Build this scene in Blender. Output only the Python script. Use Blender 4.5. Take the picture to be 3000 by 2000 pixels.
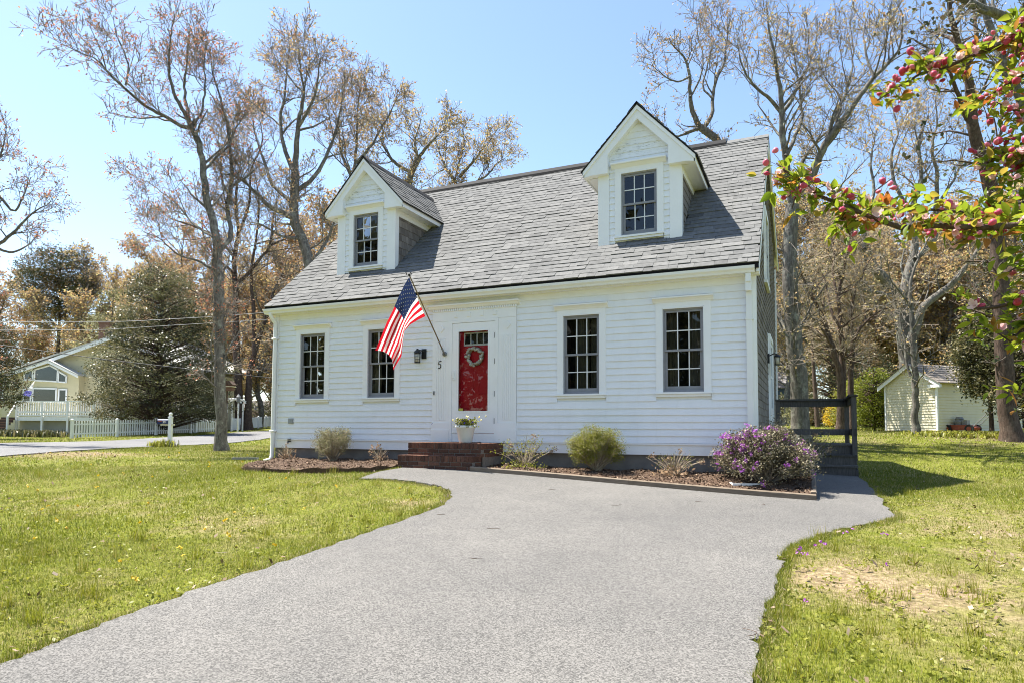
import bpy, bmesh, math, random
import numpy as np
from mathutils import Vector, Matrix

for o in list(bpy.data.objects): bpy.data.objects.remove(o)
SC = bpy.context.scene
COL = SC.collection
R_ = math.radians

# ------------------------------------------------------------------ camera
YAW, PIT, ROL = R_(24.016), R_(3.034), R_(0.267)
FPX, PPY = 1940.76, 1154.7
CAMP = np.array([10.538, -11.0, 0.69])
_fw = np.array([-math.sin(YAW)*math.cos(PIT), math.cos(YAW)*math.cos(PIT), math.sin(PIT)])
_rt = np.array([math.cos(YAW), math.sin(YAW), 0.0])
_up = np.cross(_rt, _fw)
RT = _rt*math.cos(ROL) + _up*math.sin(ROL)
UP = _up*math.cos(ROL) - _rt*math.sin(ROL)
cd = bpy.data.cameras.new('camera')
cam = bpy.data.objects.new('camera', cd); COL.objects.link(cam)
m = Matrix.Identity(4)
for i in range(3):
    m[i][0] = RT[i]; m[i][1] = UP[i]; m[i][2] = -_fw[i]; m[i][3] = CAMP[i]
cam.matrix_world = m
cd.sensor_width = 36; cd.lens = FPX/3000*36
cd.shift_y = (PPY-1000)/3000
cd.clip_start = 0.05; cd.clip_end = 2000
SC.camera = cam

# ------------------------------------------------------------------ light
SUN_D = Vector((0.485, -0.012, -1.0)).normalized()      # the way the light travels
elev = math.asin(-SUN_D.z)
wd = bpy.data.worlds.new('World'); SC.world = wd; wd.use_nodes = True
nt = wd.node_tree
sky = nt.nodes.new('ShaderNodeTexSky'); sky.sky_type = 'NISHITA'; sky.sun_disc = False
sky.sun_elevation = elev; sky.sun_rotation = math.atan2(-SUN_D.x, -SUN_D.y)
sky.air_density = 1.0; sky.dust_density = 0.6; sky.ozone_density = 1.6; sky.altitude = 0
bg = nt.nodes['Background']; bg.inputs['Strength'].default_value = 0.095
nt.links.new(sky.outputs['Color'], bg.inputs['Color'])
sl = bpy.data.lights.new('sun', 'SUN'); sl.energy = 5.0; sl.angle = R_(0.5); sl.color = (1.0, 0.95, 0.86)
so = bpy.data.objects.new('sun', sl); COL.objects.link(so)
so.rotation_euler = SUN_D.to_track_quat('-Z', 'Y').to_euler(); so.location = (-20, 0, 40)
vs = SC.view_settings
vs.view_transform = 'Standard'; vs.look = 'None'; vs.gamma = 1; vs.use_curve_mapping = False
vs.exposure = 1.6
SC.cycles.use_denoising = True
SC.cycles.filter_width = 1.0; SC.cycles.sample_clamp_indirect = 6
SC.cycles.max_bounces = 8; SC.cycles.transparent_max_bounces = 16
SC.cycles.caustics_reflective = False; SC.cycles.caustics_refractive = False

# ------------------------------------------------------------------ positions
def ray(u, v):
    d = _fw + RT*((u-1500)/FPX) + UP*((PPY-v)/FPX)
    return d
def P(u, v, d):
    """world point that lies d metres along the camera axis"""
    return CAMP + ray(u, v)*d
def LD(lat, d):
    """plan position: lat metres to the right of the view axis, d metres along it"""
    return (CAMP[0] + lat*math.cos(YAW) - d*math.sin(YAW), CAMP[1] + lat*math.sin(YAW) + d*math.cos(YAW))

_ctl = [(-1,-.5,0),(2,-1.2,.0),(5.4,-1.3,.0),(8,-1.3,-.13),(10.56,-1.3,-.25),(11.5,-.3,-.226),(13.3,3.8,-.22),(12.2,7.5,-.16),
        (11.4,3.3,-.2),(10.5,-11,-.72),(5,-8,-.5),(0,-6,-.26),(-6,-5,-.16),(15,-8,-.62),(17,-2,-.33),(10.5,-16,-.9),(0,-16,-.6),
        (9.8,3,-.1),(5,4,.05),(5,9,.25),(0,4,.05)]
for lat, d, z in [(-11.7,15.2,0),(-8.7,19.8,.02),(-12.6,25,.02),(-12.6,30,.02),(-13,35,.12),(-18,23,.12),(-18,34,.2),(-18,42,.37),(-18,49,.48),
                  (-23.2,35,.1),(-19.7,44,.42),(-22,60,.85),(-30,45,.3),(-34,30,.1),(16.6,27.5,.69),(18,33,.8),(9,21,.4),(14,20,.45),(20,21,.5),(9,40,1.0),
                  (25,14,.1),(-60,60,.9),(0,80,1.3),(70,60,1.2),(60,0,.2),(-70,0,0),(0,-60,-1),(70,-60,-.6),(-70,-60,-.6),(-30,100,1.3),(40,100,1.5),(-20,18,.08)]:
    x, y = LD(lat, d); _ctl.append((x, y, z))
_c = np.array(_ctl, float); _n = len(_c)
def _phi(r2): return 0.5*r2*np.log(r2 + 1e-9)
_K = _phi(((_c[:, None, :2]-_c[None, :, :2])**2).sum(-1)) + np.eye(_n)*2.0
_Q = np.c_[np.ones(_n), _c[:, :2]]
_A = np.block([[_K, _Q], [_Q.T, np.zeros((3, 3))]])
_w = np.linalg.solve(_A, np.r_[_c[:, 2], 0, 0, 0])
def G(x, y):
    x = np.asarray(x, float); y = np.asarray(y, float)
    sh = x.shape; x = np.clip(x.ravel(), -75, 90); y = np.clip(y.ravel(), -60, 100)
    out = np.empty(len(x))
    for a in range(0, len(x), 20000):
        xs, ys = x[a:a+20000], y[a:a+20000]
        r2 = (xs[:, None]-_c[None, :, 0])**2 + (ys[:, None]-_c[None, :, 1])**2
        out[a:a+20000] = _phi(r2) @ _w[:_n] + _w[_n] + _w[_n+1]*xs + _w[_n+2]*ys
    return np.clip(out, -1.6, 2.2).reshape(sh)
def g1(x, y): return float(G(np.array([x]), np.array([y]))[0])
def onground(u, v):
    d = ray(u, v); lo, hi = 1.0, 1.0
    f = lambda t: CAMP[2]+d[2]*t - g1(CAMP[0]+d[0]*t, CAMP[1]+d[1]*t)
    t = 1.0
    while f(t) > 0 and t < 200: t *= 1.04
    lo, hi = t/1.04, t
    for _ in range(20):
        mid = (lo+hi)/2
        if f(mid) > 0: lo = mid
        else: hi = mid
    p = CAMP + d*hi
    return (p[0], p[1])
def base(lat, d):
    x, y = LD(lat, d); return np.array([x, y, g1(x, y)])
def bu(u, d):
    """ground point under image column u at depth d"""
    return base((u-1500)/FPX*d, d)

# ------------------------------------------------------------------ mesh helpers
class MB:
    def __init__(s): s.V = []; s.F = []; s.M = []; s.T = None
    def add(s, vs, fs, m=0):
        b = len(s.V)
        for v in vs: s.V.append(tuple(s.T(v)) if s.T else tuple(v))
        for f in fs: s.F.append([b+i for i in f]); s.M.append(m)
        return s
    def box(s, x0, x1, y0, y1, z0, z1, m=0):
        v = [(x, y, z) for x in (x0, x1) for y in (y0, y1) for z in (z0, z1)]
        return s.add(v, [(0,1,3,2),(4,6,7,5),(0,4,5,1),(2,3,7,6),(0,2,6,4),(1,5,7,3)], m)
    def prism(s, pts, axis, lo, hi, m=0):
        n = len(pts)
        def mk(p, t):
            a, b = p
            return (t, a, b) if axis == 'x' else (a, t, b) if axis == 'y' else (a, b, t)
        v = [mk(p, lo) for p in pts] + [mk(p, hi) for p in pts]
        f = [list(range(n))[::-1], list(range(n, 2*n))] + [(i, (i+1) % n, n+(i+1) % n, n+i) for i in range(n)]
        return s.add(v, f, m)
    def tube(s, pts, r, n=6, m=0, caps=True):
        pts = [np.array(p, float) for p in pts]; k = len(pts)
        rs = r if hasattr(r, '__len__') else [r]*k
        v = []; ref = None
        for i, p in enumerate(pts):
            t = pts[min(i+1, k-1)]-pts[max(i-1, 0)]; t = t/(np.linalg.norm(t)+1e-12)
            if ref is None:
                ref = np.array([0, 0, 1.]) if abs(t[2]) < .9 else np.array([1., 0, 0])
            a = ref - t*(ref@t); a /= np.linalg.norm(a)+1e-12; b = np.cross(t, a); ref = a
            for j in range(n):
                c, q = math.cos(2*math.pi*j/n), math.sin(2*math.pi*j/n)
                v.append(p + (a*c+b*q)*rs[i])
        f = [(i*n+j, i*n+(j+1) % n, (i+1)*n+(j+1) % n, (i+1)*n+j) for i in range(k-1) for j in range(n)]
        if caps: f += [list(range(n))[::-1], list(range((k-1)*n, k*n))]
        return s.add(v, f, m)
    def lathe(s, prof, c=(0, 0, 0), n=16, m=0, sx=1, sy=1):
        v = [(c[0]+r*sx*math.cos(2*math.pi*j/n), c[1]+r*sy*math.sin(2*math.pi*j/n), c[2]+z) for r, z in prof for j in range(n)]
        k = len(prof)
        f = [(i*n+j, i*n+(j+1) % n, (i+1)*n+(j+1) % n, (i+1)*n+j) for i in range(k-1) for j in range(n)]
        f += [list(range(n))[::-1], list(range((k-1)*n, k*n))]
        return s.add(v, f, m)
    def ball(s, c, r, n=8, m=0, sz=1.0):
        prof = [(max(1e-4, r*math.sin(math.pi*i/5)), -r*sz*math.cos(math.pi*i/5)) for i in range(6)]
        return s.lathe(prof, c, n, m)
    def mesh(s, name, mats, smooth=False):
        me = bpy.data.meshes.new(name)
        me.from_pydata(s.V, [], s.F)
        if not isinstance(mats, (list, tuple)): mats = [mats]
        for q in mats: me.materials.append(q)
        if len(mats) > 1: me.polygons.foreach_set('material_index', s.M)
        if smooth: me.polygons.foreach_set('use_smooth', [True]*len(s.F))
        bm = bmesh.new(); bm.from_mesh(me); bmesh.ops.recalc_face_normals(bm, faces=bm.faces); bm.to_mesh(me); bm.free()
        me.update(); return me
    def build(s, name, mats, parent=None, smooth=False, loc=None, rotz=0):
        return link(name, s.mesh(name, mats, smooth), parent, loc, rotz)

def link(name, data, parent=None, loc=None, rotz=0, rot=None, scale=None):
    o = bpy.data.objects.new(name, data); COL.objects.link(o)
    if parent is not None: o.parent = parent
    if loc is not None: o.location = tuple(float(c) for c in loc)
    if rotz: o.rotation_euler = (0, 0, rotz)
    if rot is not None: o.rotation_euler = rot
    if scale is not None: o.scale = scale if hasattr(scale, '__len__') else (scale,)*3
    return o
def tag(o, label=None, cat=None, group=None, kind=None):
    if label: o['label'] = label
    if cat: o['category'] = cat
    if group: o['group'] = group
    if kind: o['kind'] = kind
    return o
def thing(name, label, cat, loc=(0, 0, 0), rotz=0, group=None):
    o = link(name, None, None, loc, rotz); o.empty_display_size = .2
    return tag(o, label, cat, group)
def npmesh(name, V, tris=None, quads=None, mats=(), mi_t=None, mi_q=None, smooth=False, tint_t=None, tint_q=None):
    """big meshes straight from arrays"""
    V = np.asarray(V, np.float32)
    tris = np.zeros((0, 3), np.int32) if tris is None else np.asarray(tris, np.int32)
    quads = np.zeros((0, 4), np.int32) if quads is None else np.asarray(quads, np.int32)
    me = bpy.data.meshes.new(name)
    me.vertices.add(len(V)); me.vertices.foreach_set('co', V.ravel())
    nl = tris.size+quads.size
    me.loops.add(nl); me.loops.foreach_set('vertex_index', np.r_[tris.ravel(), quads.ravel()])
    npoly = len(tris)+len(quads)
    me.polygons.add(npoly)
    st = np.r_[np.arange(len(tris))*3, len(tris)*3+np.arange(len(quads))*4]
    me.polygons.foreach_set('loop_start', st.astype(np.int32))
    if mi_t is not None or mi_q is not None:
        a = np.zeros(len(tris), np.int32) if mi_t is None else np.broadcast_to(mi_t, len(tris))
        b = np.zeros(len(quads), np.int32) if mi_q is None else np.broadcast_to(mi_q, len(quads))
        me.polygons.foreach_set('material_index', np.r_[a, b].astype(np.int32))
    if smooth: me.polygons.foreach_set('use_smooth', np.ones(npoly, bool))
    for q in mats: me.materials.append(q)
    me.update(calc_edges=True)
    if tint_t is not None or tint_q is not None:
        a = np.zeros(len(tris)) if tint_t is None else tint_t
        b = np.zeros(len(quads)) if tint_q is None else tint_q
        at = me.attributes.new('tint', 'FLOAT', 'FACE')
        at.data.foreach_set('value', np.r_[a, b].astype(np.float32))
    me.validate()
    return me

# ------------------------------------------------------------------ materials
def newmat(name):
    m = bpy.data.materials.new(name); m.use_nodes = True
    n = m.node_tree; b = n.nodes['Principled BSDF']
    return m, n, b
def N(n, t, **kw):
    x = n.nodes.new(t)
    for k, v in kw.items():
        if k.startswith('i_'): x.inputs[k[2:].replace('_', ' ')].default_value = v
        else: setattr(x, k, v)
    return x
def c4(c): return (c[0], c[1], c[2], 1.0)
def ramp(n, fac, stops):
    r = n.nodes.new('ShaderNodeValToRGB'); e = r.color_ramp.elements
    while len(e) < len(stops): e.new(0.5)
    for el, (p, c) in zip(e, stops): el.position = p; el.color = c4(c)
    n.links.new(fac, r.inputs[0]); return r.outputs[0]
def mathn(n, op, a, b=None, clamp=False):
    x = n.nodes.new('ShaderNodeMath'); x.operation = op; x.use_clamp = clamp
    for i, v in enumerate((a, b)):
        if v is None: continue
        if isinstance(v, (int, float)): x.inputs[i].default_value = v
        else: n.links.new(v, x.inputs[i])
    return x.outputs[0]
def noise(n, scale, detail=3, rough=.55, vec=None, dist=0):
    x = N(n, 'ShaderNodeTexNoise'); x.inputs['Scale'].default_value = scale
    x.inputs['Detail'].default_value = detail; x.inputs['Roughness'].default_value = rough; x.inputs['Distortion'].default_value = dist
    if vec is not None: n.links.new(vec, x.inputs['Vector'])
    return x.outputs['Fac']
def mix(n, f, a, b, bt='MIX'):
    x = n.nodes.new('ShaderNodeMix'); x.data_type = 'RGBA'; x.blend_type = bt
    for s, v in ((0, f), (6, a), (7, b)):
        if isinstance(v, (int, float)): x.inputs[s].default_value = v
        elif isinstance(v, tuple): x.inputs[s].default_value = c4(v)
        else: n.links.new(v, x.inputs[s])
    return x.outputs[2]
def objco(n): return N(n, 'ShaderNodeTexCoord').outputs['Object']
def geopos(n): return N(n, 'ShaderNodeNewGeometry').outputs['Position']
def bump(n, b, h, strength=.3, dist=.01):
    x = N(n, 'ShaderNodeBump'); x.inputs['Strength'].default_value = strength; x.inputs['Distance'].default_value = dist
    n.links.new(h, x.inputs['Height']); n.links.new(x.outputs[0], b.inputs['Normal'])
def rnd(n):
    """random per piece: object random + per-face tint"""
    a = N(n, 'ShaderNodeObjectInfo').outputs['Random']; t = N(n, 'ShaderNodeAttribute', attribute_name='tint').outputs['Fac']
    return mathn(n, 'FRACT', mathn(n, 'ADD', a, t))

def paint(name, col, rough=.5, var=.06, scale=3, spec=.4, dirt=None, dirt_amt=.0):
    m, n, b = newmat(name); v = geopos(n)
    f = noise(n, scale, 4, .6, v)
    lo = tuple(c*(1-var) for c in col); hi = tuple(min(.95, c*(1+var)) for c in col)
    c = ramp(n, f, [(.3, lo), (.7, hi)])
    if dirt:
        st = N(n, 'ShaderNodeMapping'); st.inputs['Scale'].default_value = (6, 6, 1.2); n.links.new(v, st.inputs[0])
        d = noise(n, 1.5, 6, .7, st.outputs[0])
        k = mathn(n, 'MULTIPLY', mathn(n, 'SUBTRACT', d, .52, True), dirt_amt*8, True)
        c = mix(n, k, c, dirt)
    n.links.new(c, b.inputs['Base Color']); b.inputs['Roughness'].default_value = rough
    b.inputs['Specular IOR Level'].default_value = spec
    return m
def varied(name, stops, rough=.8, grain=30, gamt=.25, gscale=(1, 1, 1), bmp=.0, spec=.3):
    """each piece takes its own colour from stops, with grain on top"""
    m, n, b = newmat(name); r = rnd(n); v = objco(n)
    c = ramp(n, r, stops)
    mp = N(n, 'ShaderNodeMapping'); mp.inputs['Scale'].default_value = gscale; n.links.new(geopos(n), mp.inputs[0])
    g = noise(n, grain, 4, .65, mp.outputs[0])
    gg = ramp(n, g, [(.25, (1-gamt,)*3), (.75, (1+gamt*.4,)*3)])
    c = mix(n, 1.0, c, gg, 'MULTIPLY')
    n.links.new(c, b.inputs['Base Color']); b.inputs['Roughness'].default_value = rough; b.inputs['Specular IOR Level'].default_value = spec
    if bmp: bump(n, b, g, bmp, .004)
    return m
def leafmat(name, stops, rough=.45, trans=.35, spec=.4):
    m, n, b = newmat(name); c = ramp(n, rnd(n), stops)
    n.links.new(c, b.inputs['Base Color']); b.inputs['Roughness'].default_value = rough; b.inputs['Specular IOR Level'].default_value = spec
    t = N(n, 'ShaderNodeBsdfTranslucent'); n.links.new(c, t.inputs[0])
    mx = N(n, 'ShaderNodeMixShader'); mx.inputs[0].default_value = trans
    n.links.new(b.outputs[0], mx.inputs[1]); n.links.new(t.outputs[0], mx.inputs[2])
    n.links.new(mx.outputs[0], n.nodes['Material Output'].inputs[0])
    return m
M = {}
M['siding'] = paint('siding_paint', (.80, .81, .82), .5, .03, 4, .3, (.55, .56, .50), .10)
def mildew(m):
    n = m.node_tree; b = n.nodes['Principled BSDF']; src = b.inputs['Base Color'].links[0].from_socket
    g = geopos(n); s = N(n, 'ShaderNodeSeparateXYZ'); n.links.new(g, s.inputs[0])
    zz = mathn(n, 'SUBTRACT', 1.0, mathn(n, 'MULTIPLY', mathn(n, 'ABSOLUTE', mathn(n, 'SUBTRACT', s.outputs[2], 5.78)), 5.0), True)
    mp = N(n, 'ShaderNodeMapping'); mp.inputs['Scale'].default_value = (3, 3, 14); n.links.new(g, mp.inputs[0])
    k = mathn(n, 'MULTIPLY', mathn(n, 'SUBTRACT', noise(n, 3.0, 6, .75, mp.outputs[0]), .53, True), 9, True)
    c = mix(n, mathn(n, 'MULTIPLY', k, mathn(n, 'MULTIPLY', zz, .75)), src, (.12, .115, .09))
    n.links.new(c, b.inputs['Base Color'])
mildew(M['siding'])
M['trim'] = paint('trim_paint', (.83, .83, .82), .45, .025, 3, .35, (.6, .58, .5), .05)
M['gutter'] = paint('gutter_paint', (.80, .80, .77), .35, .03, 2, .4, (.55, .5, .4), .06)
M['concrete'] = paint('concrete', (.175, .160, .142), .9, .15, 6, .2)
M['sash'] = paint('grey_vinyl', (.25, .25, .265), .5, .08, 8)
M['muntin'] = paint('muntin_white', (.72, .72, .70), .4, .03)
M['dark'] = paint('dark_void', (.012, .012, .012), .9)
M['black'] = paint('black_iron', (.012, .012, .013), .4, .1, 20)
M['red'] = paint('red_door_paint', (.58, .012, .03), .35, .06, 3)
M['curtain'] = paint('curtain_cloth', (.16, .14, .105), .9, .2, 5)
M['wreath'] = paint('shell', (.78, .74, .68), .4, .1, 40)
M['roofdark'] = paint('roof_edge', (.014, .014, .015), .8, .1, 8, .15)
M['shingle'] = varied('asphalt_shingle', [(0, (.128, .128, .126)), (.3, (.145, .145, .142)), (.7, (.158, .158, .154)), (.93, (.178, .177, .172)), (1, (.112, .112, .11))], .95, 14, .30, (1, 1, 1), .3, .15)
M['cedar'] = varied('weathered_cedar', [(0, (.15, .132, .118)), (.5, (.215, .19, .17)), (1, (.285, .255, .23))], .9, 9, .4, (5, 5, .6), .2, .15)
M['brick'] = varied('brick', [(0, (.085, .040, .026)), (.35, (.135, .060, .038)), (.7, (.18, .085, .054)), (1, (.07, .036, .026))], .85, 40, .45, (1, 1, 1), .4, .25)
M['mortar'] = paint('mortar', (.20, .17, .145), .95, .2, 20)
M['deckwood'] = varied('weathered_deck_board', [(0, (.075, .068, .062)), (.5, (.115, .105, .095)), (1, (.15, .135, .12))], .85, 7, .5, (8, 8, 1), .2)
M['timber'] = varied('edging_timber', [(0, (.17, .13, .09)), (1, (.25, .20, .15))], .9, 8, .45, (1, 8, 8), .2)
M['plastic'] = paint('white_plastic', (.78, .77, .74), .35, .03)
M['metalgrey'] = paint('grey_metal', (.2, .2, .2), .45, .1, 20)

def glassmat(nm, tint, fk):
    m, n, b = newmat(nm)
    out = n.nodes['Material Output']; n.nodes.remove(b)
    tr = N(n, 'ShaderNodeBsdfTransparent'); tr.inputs[0].default_value = tint
    gl = N(n, 'ShaderNodeBsdfGlossy'); gl.inputs['Roughness'].default_value = .012; gl.inputs[0].default_value = (.9, .92, .95, 1)
    v = geopos(n); h = noise(n, 2.2, 1, .5, v)
    bp = N(n, 'ShaderNodeBump'); bp.inputs['Strength'].default_value = .06; bp.inputs['Distance'].default_value = .02
    n.links.new(h, bp.inputs['Height']); n.links.new(bp.outputs[0], gl.inputs['Normal'])
    fr = N(n, 'ShaderNodeFresnel'); fr.inputs[0].default_value = 1.52
    mx = N(n, 'ShaderNodeMixShader')
    n.links.new(mathn(n, 'MULTIPLY', fr.outputs[0], fk, True), mx.inputs[0])
    n.links.new(tr.outputs[0], mx.inputs[1]); n.links.new(gl.outputs[0], mx.inputs[2]); n.links.new(mx.outputs[0], out.inputs[0])
    return m
M['glass'] = glassmat('window_glass', (.62, .65, .63, 1), 1.1)
M['clear'] = glassmat('storm_glass', (.95, .95, .95, 1), .9)

def asphalt(name, lo, hi):
    m, n, b = newmat(name); v = geopos(n)
    big = noise(n, .35, 4, .6, v); mid = noise(n, 3.0, 4, .6, v)
    vo = N(n, 'ShaderNodeTexVoronoi'); vo.inputs['Scale'].default_value = 125; n.links.new(v, vo.inputs['Vector'])
    spk = N(n, 'ShaderNodeSeparateColor'); n.links.new(vo.outputs['Color'], spk.inputs[0])
    fine = noise(n, 130, 2, .7, v)
    f = mathn(n, 'ADD', mathn(n, 'MULTIPLY', spk.outputs[0], .55), mathn(n, 'MULTIPLY', fine, .45))
    c = ramp(n, f, [(.22, tuple(x*.55 for x in lo)), (.44, lo), (.58, hi), (.80, tuple(x*1.3 for x in hi))])
    t = ramp(n, big, [(.3, (.82, .82, .83)), (.7, (1.08, 1.07, 1.06))])
    t2 = ramp(n, mid, [(.3, (.93, .93, .93)), (.7, (1.05, 1.04, 1.03))])
    c = mix(n, 1.0, mix(n, 1.0, c, t, 'MULTIPLY'), t2, 'MULTIPLY')
    n.links.new(c, b.inputs['Base Color']); b.inputs['Roughness'].default_value = .9; b.inputs['Specular IOR Level'].default_value = .2
    bump(n, b, f, .5, .006)
    return m
M['asphalt'] = asphalt('driveway_asphalt', (.112, .109, .103), (.150, .145, .136))
M['road'] = asphalt('road_asphalt', (.14, .14, .14), (.19, .19, .19))

def lawnmat():
    m, n, b = newmat('lawn_soil'); v = geopos(n)
    a = noise(n, .45, 5, .62, v); f = noise(n, 22, 5, .7, v); k = noise(n, 3.5, 4, .6, v)
    green = ramp(n, f, [(.3, (.05, .06, .010)), (.5, (.12, .135, .018)), (.72, (.19, .185, .04))])
    straw = ramp(n, f, [(.3, (.085, .062, .036)), (.5, (.20, .150, .088)), (.7, (.34, .27, .17))])
    at = N(n, 'ShaderNodeAttribute', attribute_name='dry').outputs['Fac']
    q = mathn(n, 'ADD', mathn(n, 'MULTIPLY', mathn(n, 'SUBTRACT', mathn(n, 'ADD', mathn(n, 'MULTIPLY', a, .6), mathn(n, 'MULTIPLY', k, .4)), .53), 4.5), at, True)
    c = mix(n, q, green, straw)
    n.links.new(c, b.inputs['Base Color']); b.inputs['Roughness'].default_value = 1; b.inputs['Specular IOR Level'].default_value = .1
    bump(n, b, f, .6, .02)
    return m
M['lawn'] = lawnmat()
M['grass'] = leafmat('grass_blade', [(0, (.075, .105, .008)), (.25, (.135, .165, .010)), (.5, (.205, .22, .014)), (.68, (.265, .255, .025)), (.82, (.36, .30, .11)), (1, (.50, .41, .22))], .5, .35, .25)
M['mulchbase'] = paint('mulch_base', (.075, .045, .028), 1, .4, 25)
M['mulch'] = varied('mulch_chip', [(0, (.055, .034, .022)), (.4, (.115, .072, .046)), (.75, (.18, .118, .075)), (1, (.29, .21, .145))], .95, 40, .2)
def barkmat(name, lo, hi, lich, la=.5):
    m, n, b = newmat(name); v = geopos(n)
    mp = N(n, 'ShaderNodeMapping'); mp.inputs['Scale'].default_value = (1, 1, .22); n.links.new(v, mp.inputs[0])
    f = noise(n, 22, 5, .7, mp.outputs[0]); c = ramp(n, f, [(.35, lo), (.65, hi)])
    l = noise(n, 5, 5, .7, v); k = mathn(n, 'MULTIPLY', mathn(n, 'SUBTRACT', l, .5, True), la*8, True)
    c = mix(n, k, c, lich)
    n.links.new(c, b.inputs['Base Color']); b.inputs['Roughness'].default_value = .95; b.inputs['Specular IOR Level'].default_value = .15
    bump(n, b, f, .9, .03)
    return m
M['bark'] = barkmat('grey_bark', (.075, .068, .06), (.19, .172, .15), (.33, .335, .28))
M['bark_brown'] = barkmat('brown_bark', (.05, .035, .028), (.13, .09, .07), (.19, .16, .13), .25)
M['twig'] = varied('twig', [(0, (.16, .135, .11)), (1, (.30, .26, .21))], .9, 6, .3)
M['twig_tan'] = varied('tan_twig', [(0, (.26, .205, .14)), (1, (.44, .37, .27))], .9, 6, .3)
M['bud'] = leafmat('spring_bud', [(0, (.33, .16, .09)), (.35, (.43, .26, .13)), (.7, (.48, .34, .17)), (1, (.40, .34, .16))], .6, .45)
M['bud_gold'] = leafmat('golden_bud', [(0, (.40, .24, .11)), (.4, (.48, .33, .15)), (.75, (.52, .41, .19)), (1, (.40, .37, .14))], .6, .45)
M['bud_pink'] = leafmat('red_bud', [(0, (.36, .12, .08)), (.5, (.46, .20, .12)), (1, (.50, .29, .15))], .6, .45)
M['holly'] = leafmat('holly_leaf', [(0, (.03, .038, .014)), (.35, (.08, .084, .032)), (.75, (.17, .16, .072)), (1, (.24, .20, .10))], .42, .28, .45)
M['pine'] = leafmat('pine_needle', [(0, (.035, .05, .018)), (.5, (.08, .09, .03)), (.75, (.15, .11, .045)), (1, (.20, .13, .06))], .5, .2)
M['boxleaf'] = leafmat('small_green_leaf', [(0, (.10, .115, .012)), (.4, (.20, .215, .025)), (.8, (.30, .30, .045)), (1, (.26, .22, .07))], .5, .45)
M['boxleaf2'] = leafmat('grey_green_leaf', [(0, (.10, .10, .04)), (.5, (.19, .19, .08)), (1, (.32, .30, .16))], .5, .4)
M['yellowleaf'] = leafmat('yellow_green_leaf', [(0, (.10, .13, .012)), (.5, (.21, .24, .02)), (1, (.30, .31, .03))], .5, .4)
M['forsythia'] = leafmat('yellow_flower', [(0, (.5, .32, .01)), (1, (.65, .45, .02))], .5, .3)
M['rholeaf'] = leafmat('azalea_leaf', [(0, (.07, .06, .03)), (.4, (.15, .14, .07)), (.75, (.28, .24, .15)), (1, (.38, .32, .22))], .5, .25)
M['purple'] = leafmat('purple_petal', [(0, (.30, .06, .40)), (.5, (.42, .12, .50)), (1, (.55, .24, .58))], .5, .35)
M['deadhead'] = leafmat('dried_flower', [(0, (.30, .19, .10)), (1, (.46, .33, .22))], .8, .2)
M['cleaf'] = leafmat('crabapple_leaf', [(0, (.12, .18, .012)), (.4, (.21, .27, .02)), (.74, (.30, .33, .03)), (.86, (.34, .24, .04)), (1, (.36, .11, .025))], .5, .55, .25)
M['cbud'] = leafmat('pink_bud', [(0, (.45, .03, .08)), (.5, (.58, .09, .17)), (1, (.66, .22, .30))], .45, .25)
M['cpetal'] = leafmat('pink_petal', [(0, (.74, .40, .45)), (1, (.82, .62, .60))], .5, .4)
M['yellowsiding'] = paint('yellow_siding', (.56, .50, .32), .6, .05)
M['creamsiding'] = paint('cream_siding', (.70, .64, .46), .6, .05)
M['paleroof'] = paint('pale_roof', (.50, .49, .46), .9, .08, 6)
M['shedroof'] = varied('shed_shingle', [(0, (.15, .13, .11)), (1, (.24, .21, .18))], .9, 8, .3)
M['bluewall'] = paint('blue_siding', (.045, .075, .14), .6, .1)
M['greyroof'] = paint('grey_roof', (.20, .19, .19), .9, .15, 8)
M['chimney'] = varied('chimney_brick', [(0, (.10, .06, .045)), (1, (.17, .10, .075))], .9, 20, .3)
M['mower_red'] = paint('faded_red_enamel', (.30, .06, .03), .5, .2, 12)
M['rubber'] = paint('rubber', (.02, .02, .02), .8)
M['litter'] = varied('dead_leaf', [(0, (.12, .08, .05)), (.5, (.22, .155, .10)), (1, (.38, .30, .22))], .9, 20, .2)
M['flagred'] = leafmat('flag_red', [(0, (.50, .010, .022)), (1, (.50, .010, .022))], .7, .35, .2)
M['flagwhite'] = leafmat('flag_white', [(0, (.80, .78, .76)), (1, (.80, .78, .76))], .7, .35, .2)
M['flagblue'] = leafmat('flag_blue', [(0, (.020, .035, .10)), (1, (.020, .035, .10))], .7, .2, .2)
M['brass'] = paint('gold_pole', (.20, .13, .05), .35, .1, 10)
M['mailblue'] = paint('mailbox_enamel', (.015, .03, .10), .35, .1)
M['wire'] = paint('cable', (.02, .02, .022), .6)
M['wire_pale'] = paint('pale_cable', (.25, .25, .25), .5)

# ================================================================== GROUND
rng = np.random.default_rng(5)
S = 3000/2352.
def poly_ground(px): return np.array([onground(u*S, v*S) for u, v in px])
def inpoly(x, y, poly):
    x = np.asarray(x); y = np.asarray(y); c = np.zeros(x.shape, bool); n = len(poly); j = n-1
    for i in range(n):
        xi, yi = poly[i]; xj, yj = poly[j]
        t = ((yi > y) != (yj > y)) & (x < (xj-xi)*(y-yi)/(yj-yi+1e-12)+xi); c ^= t; j = i
    return c
def catmull(pts, per=6):
    pts = np.array(pts, float); n = len(pts); out = []
    for i in range(n-1):
        p0, p1, p2, p3 = pts[max(i-1, 0)], pts[i], pts[i+1], pts[min(i+2, n-1)]
        for k in range(per):
            t = k/per
            out.append(.5*((2*p1)+(p2-p0)*t+(2*p0-5*p1+4*p2-p3)*t*t+(3*p1-p0-3*p2+p3)*t**3))
    out.append(pts[-1]); return np.array(out)
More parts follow.
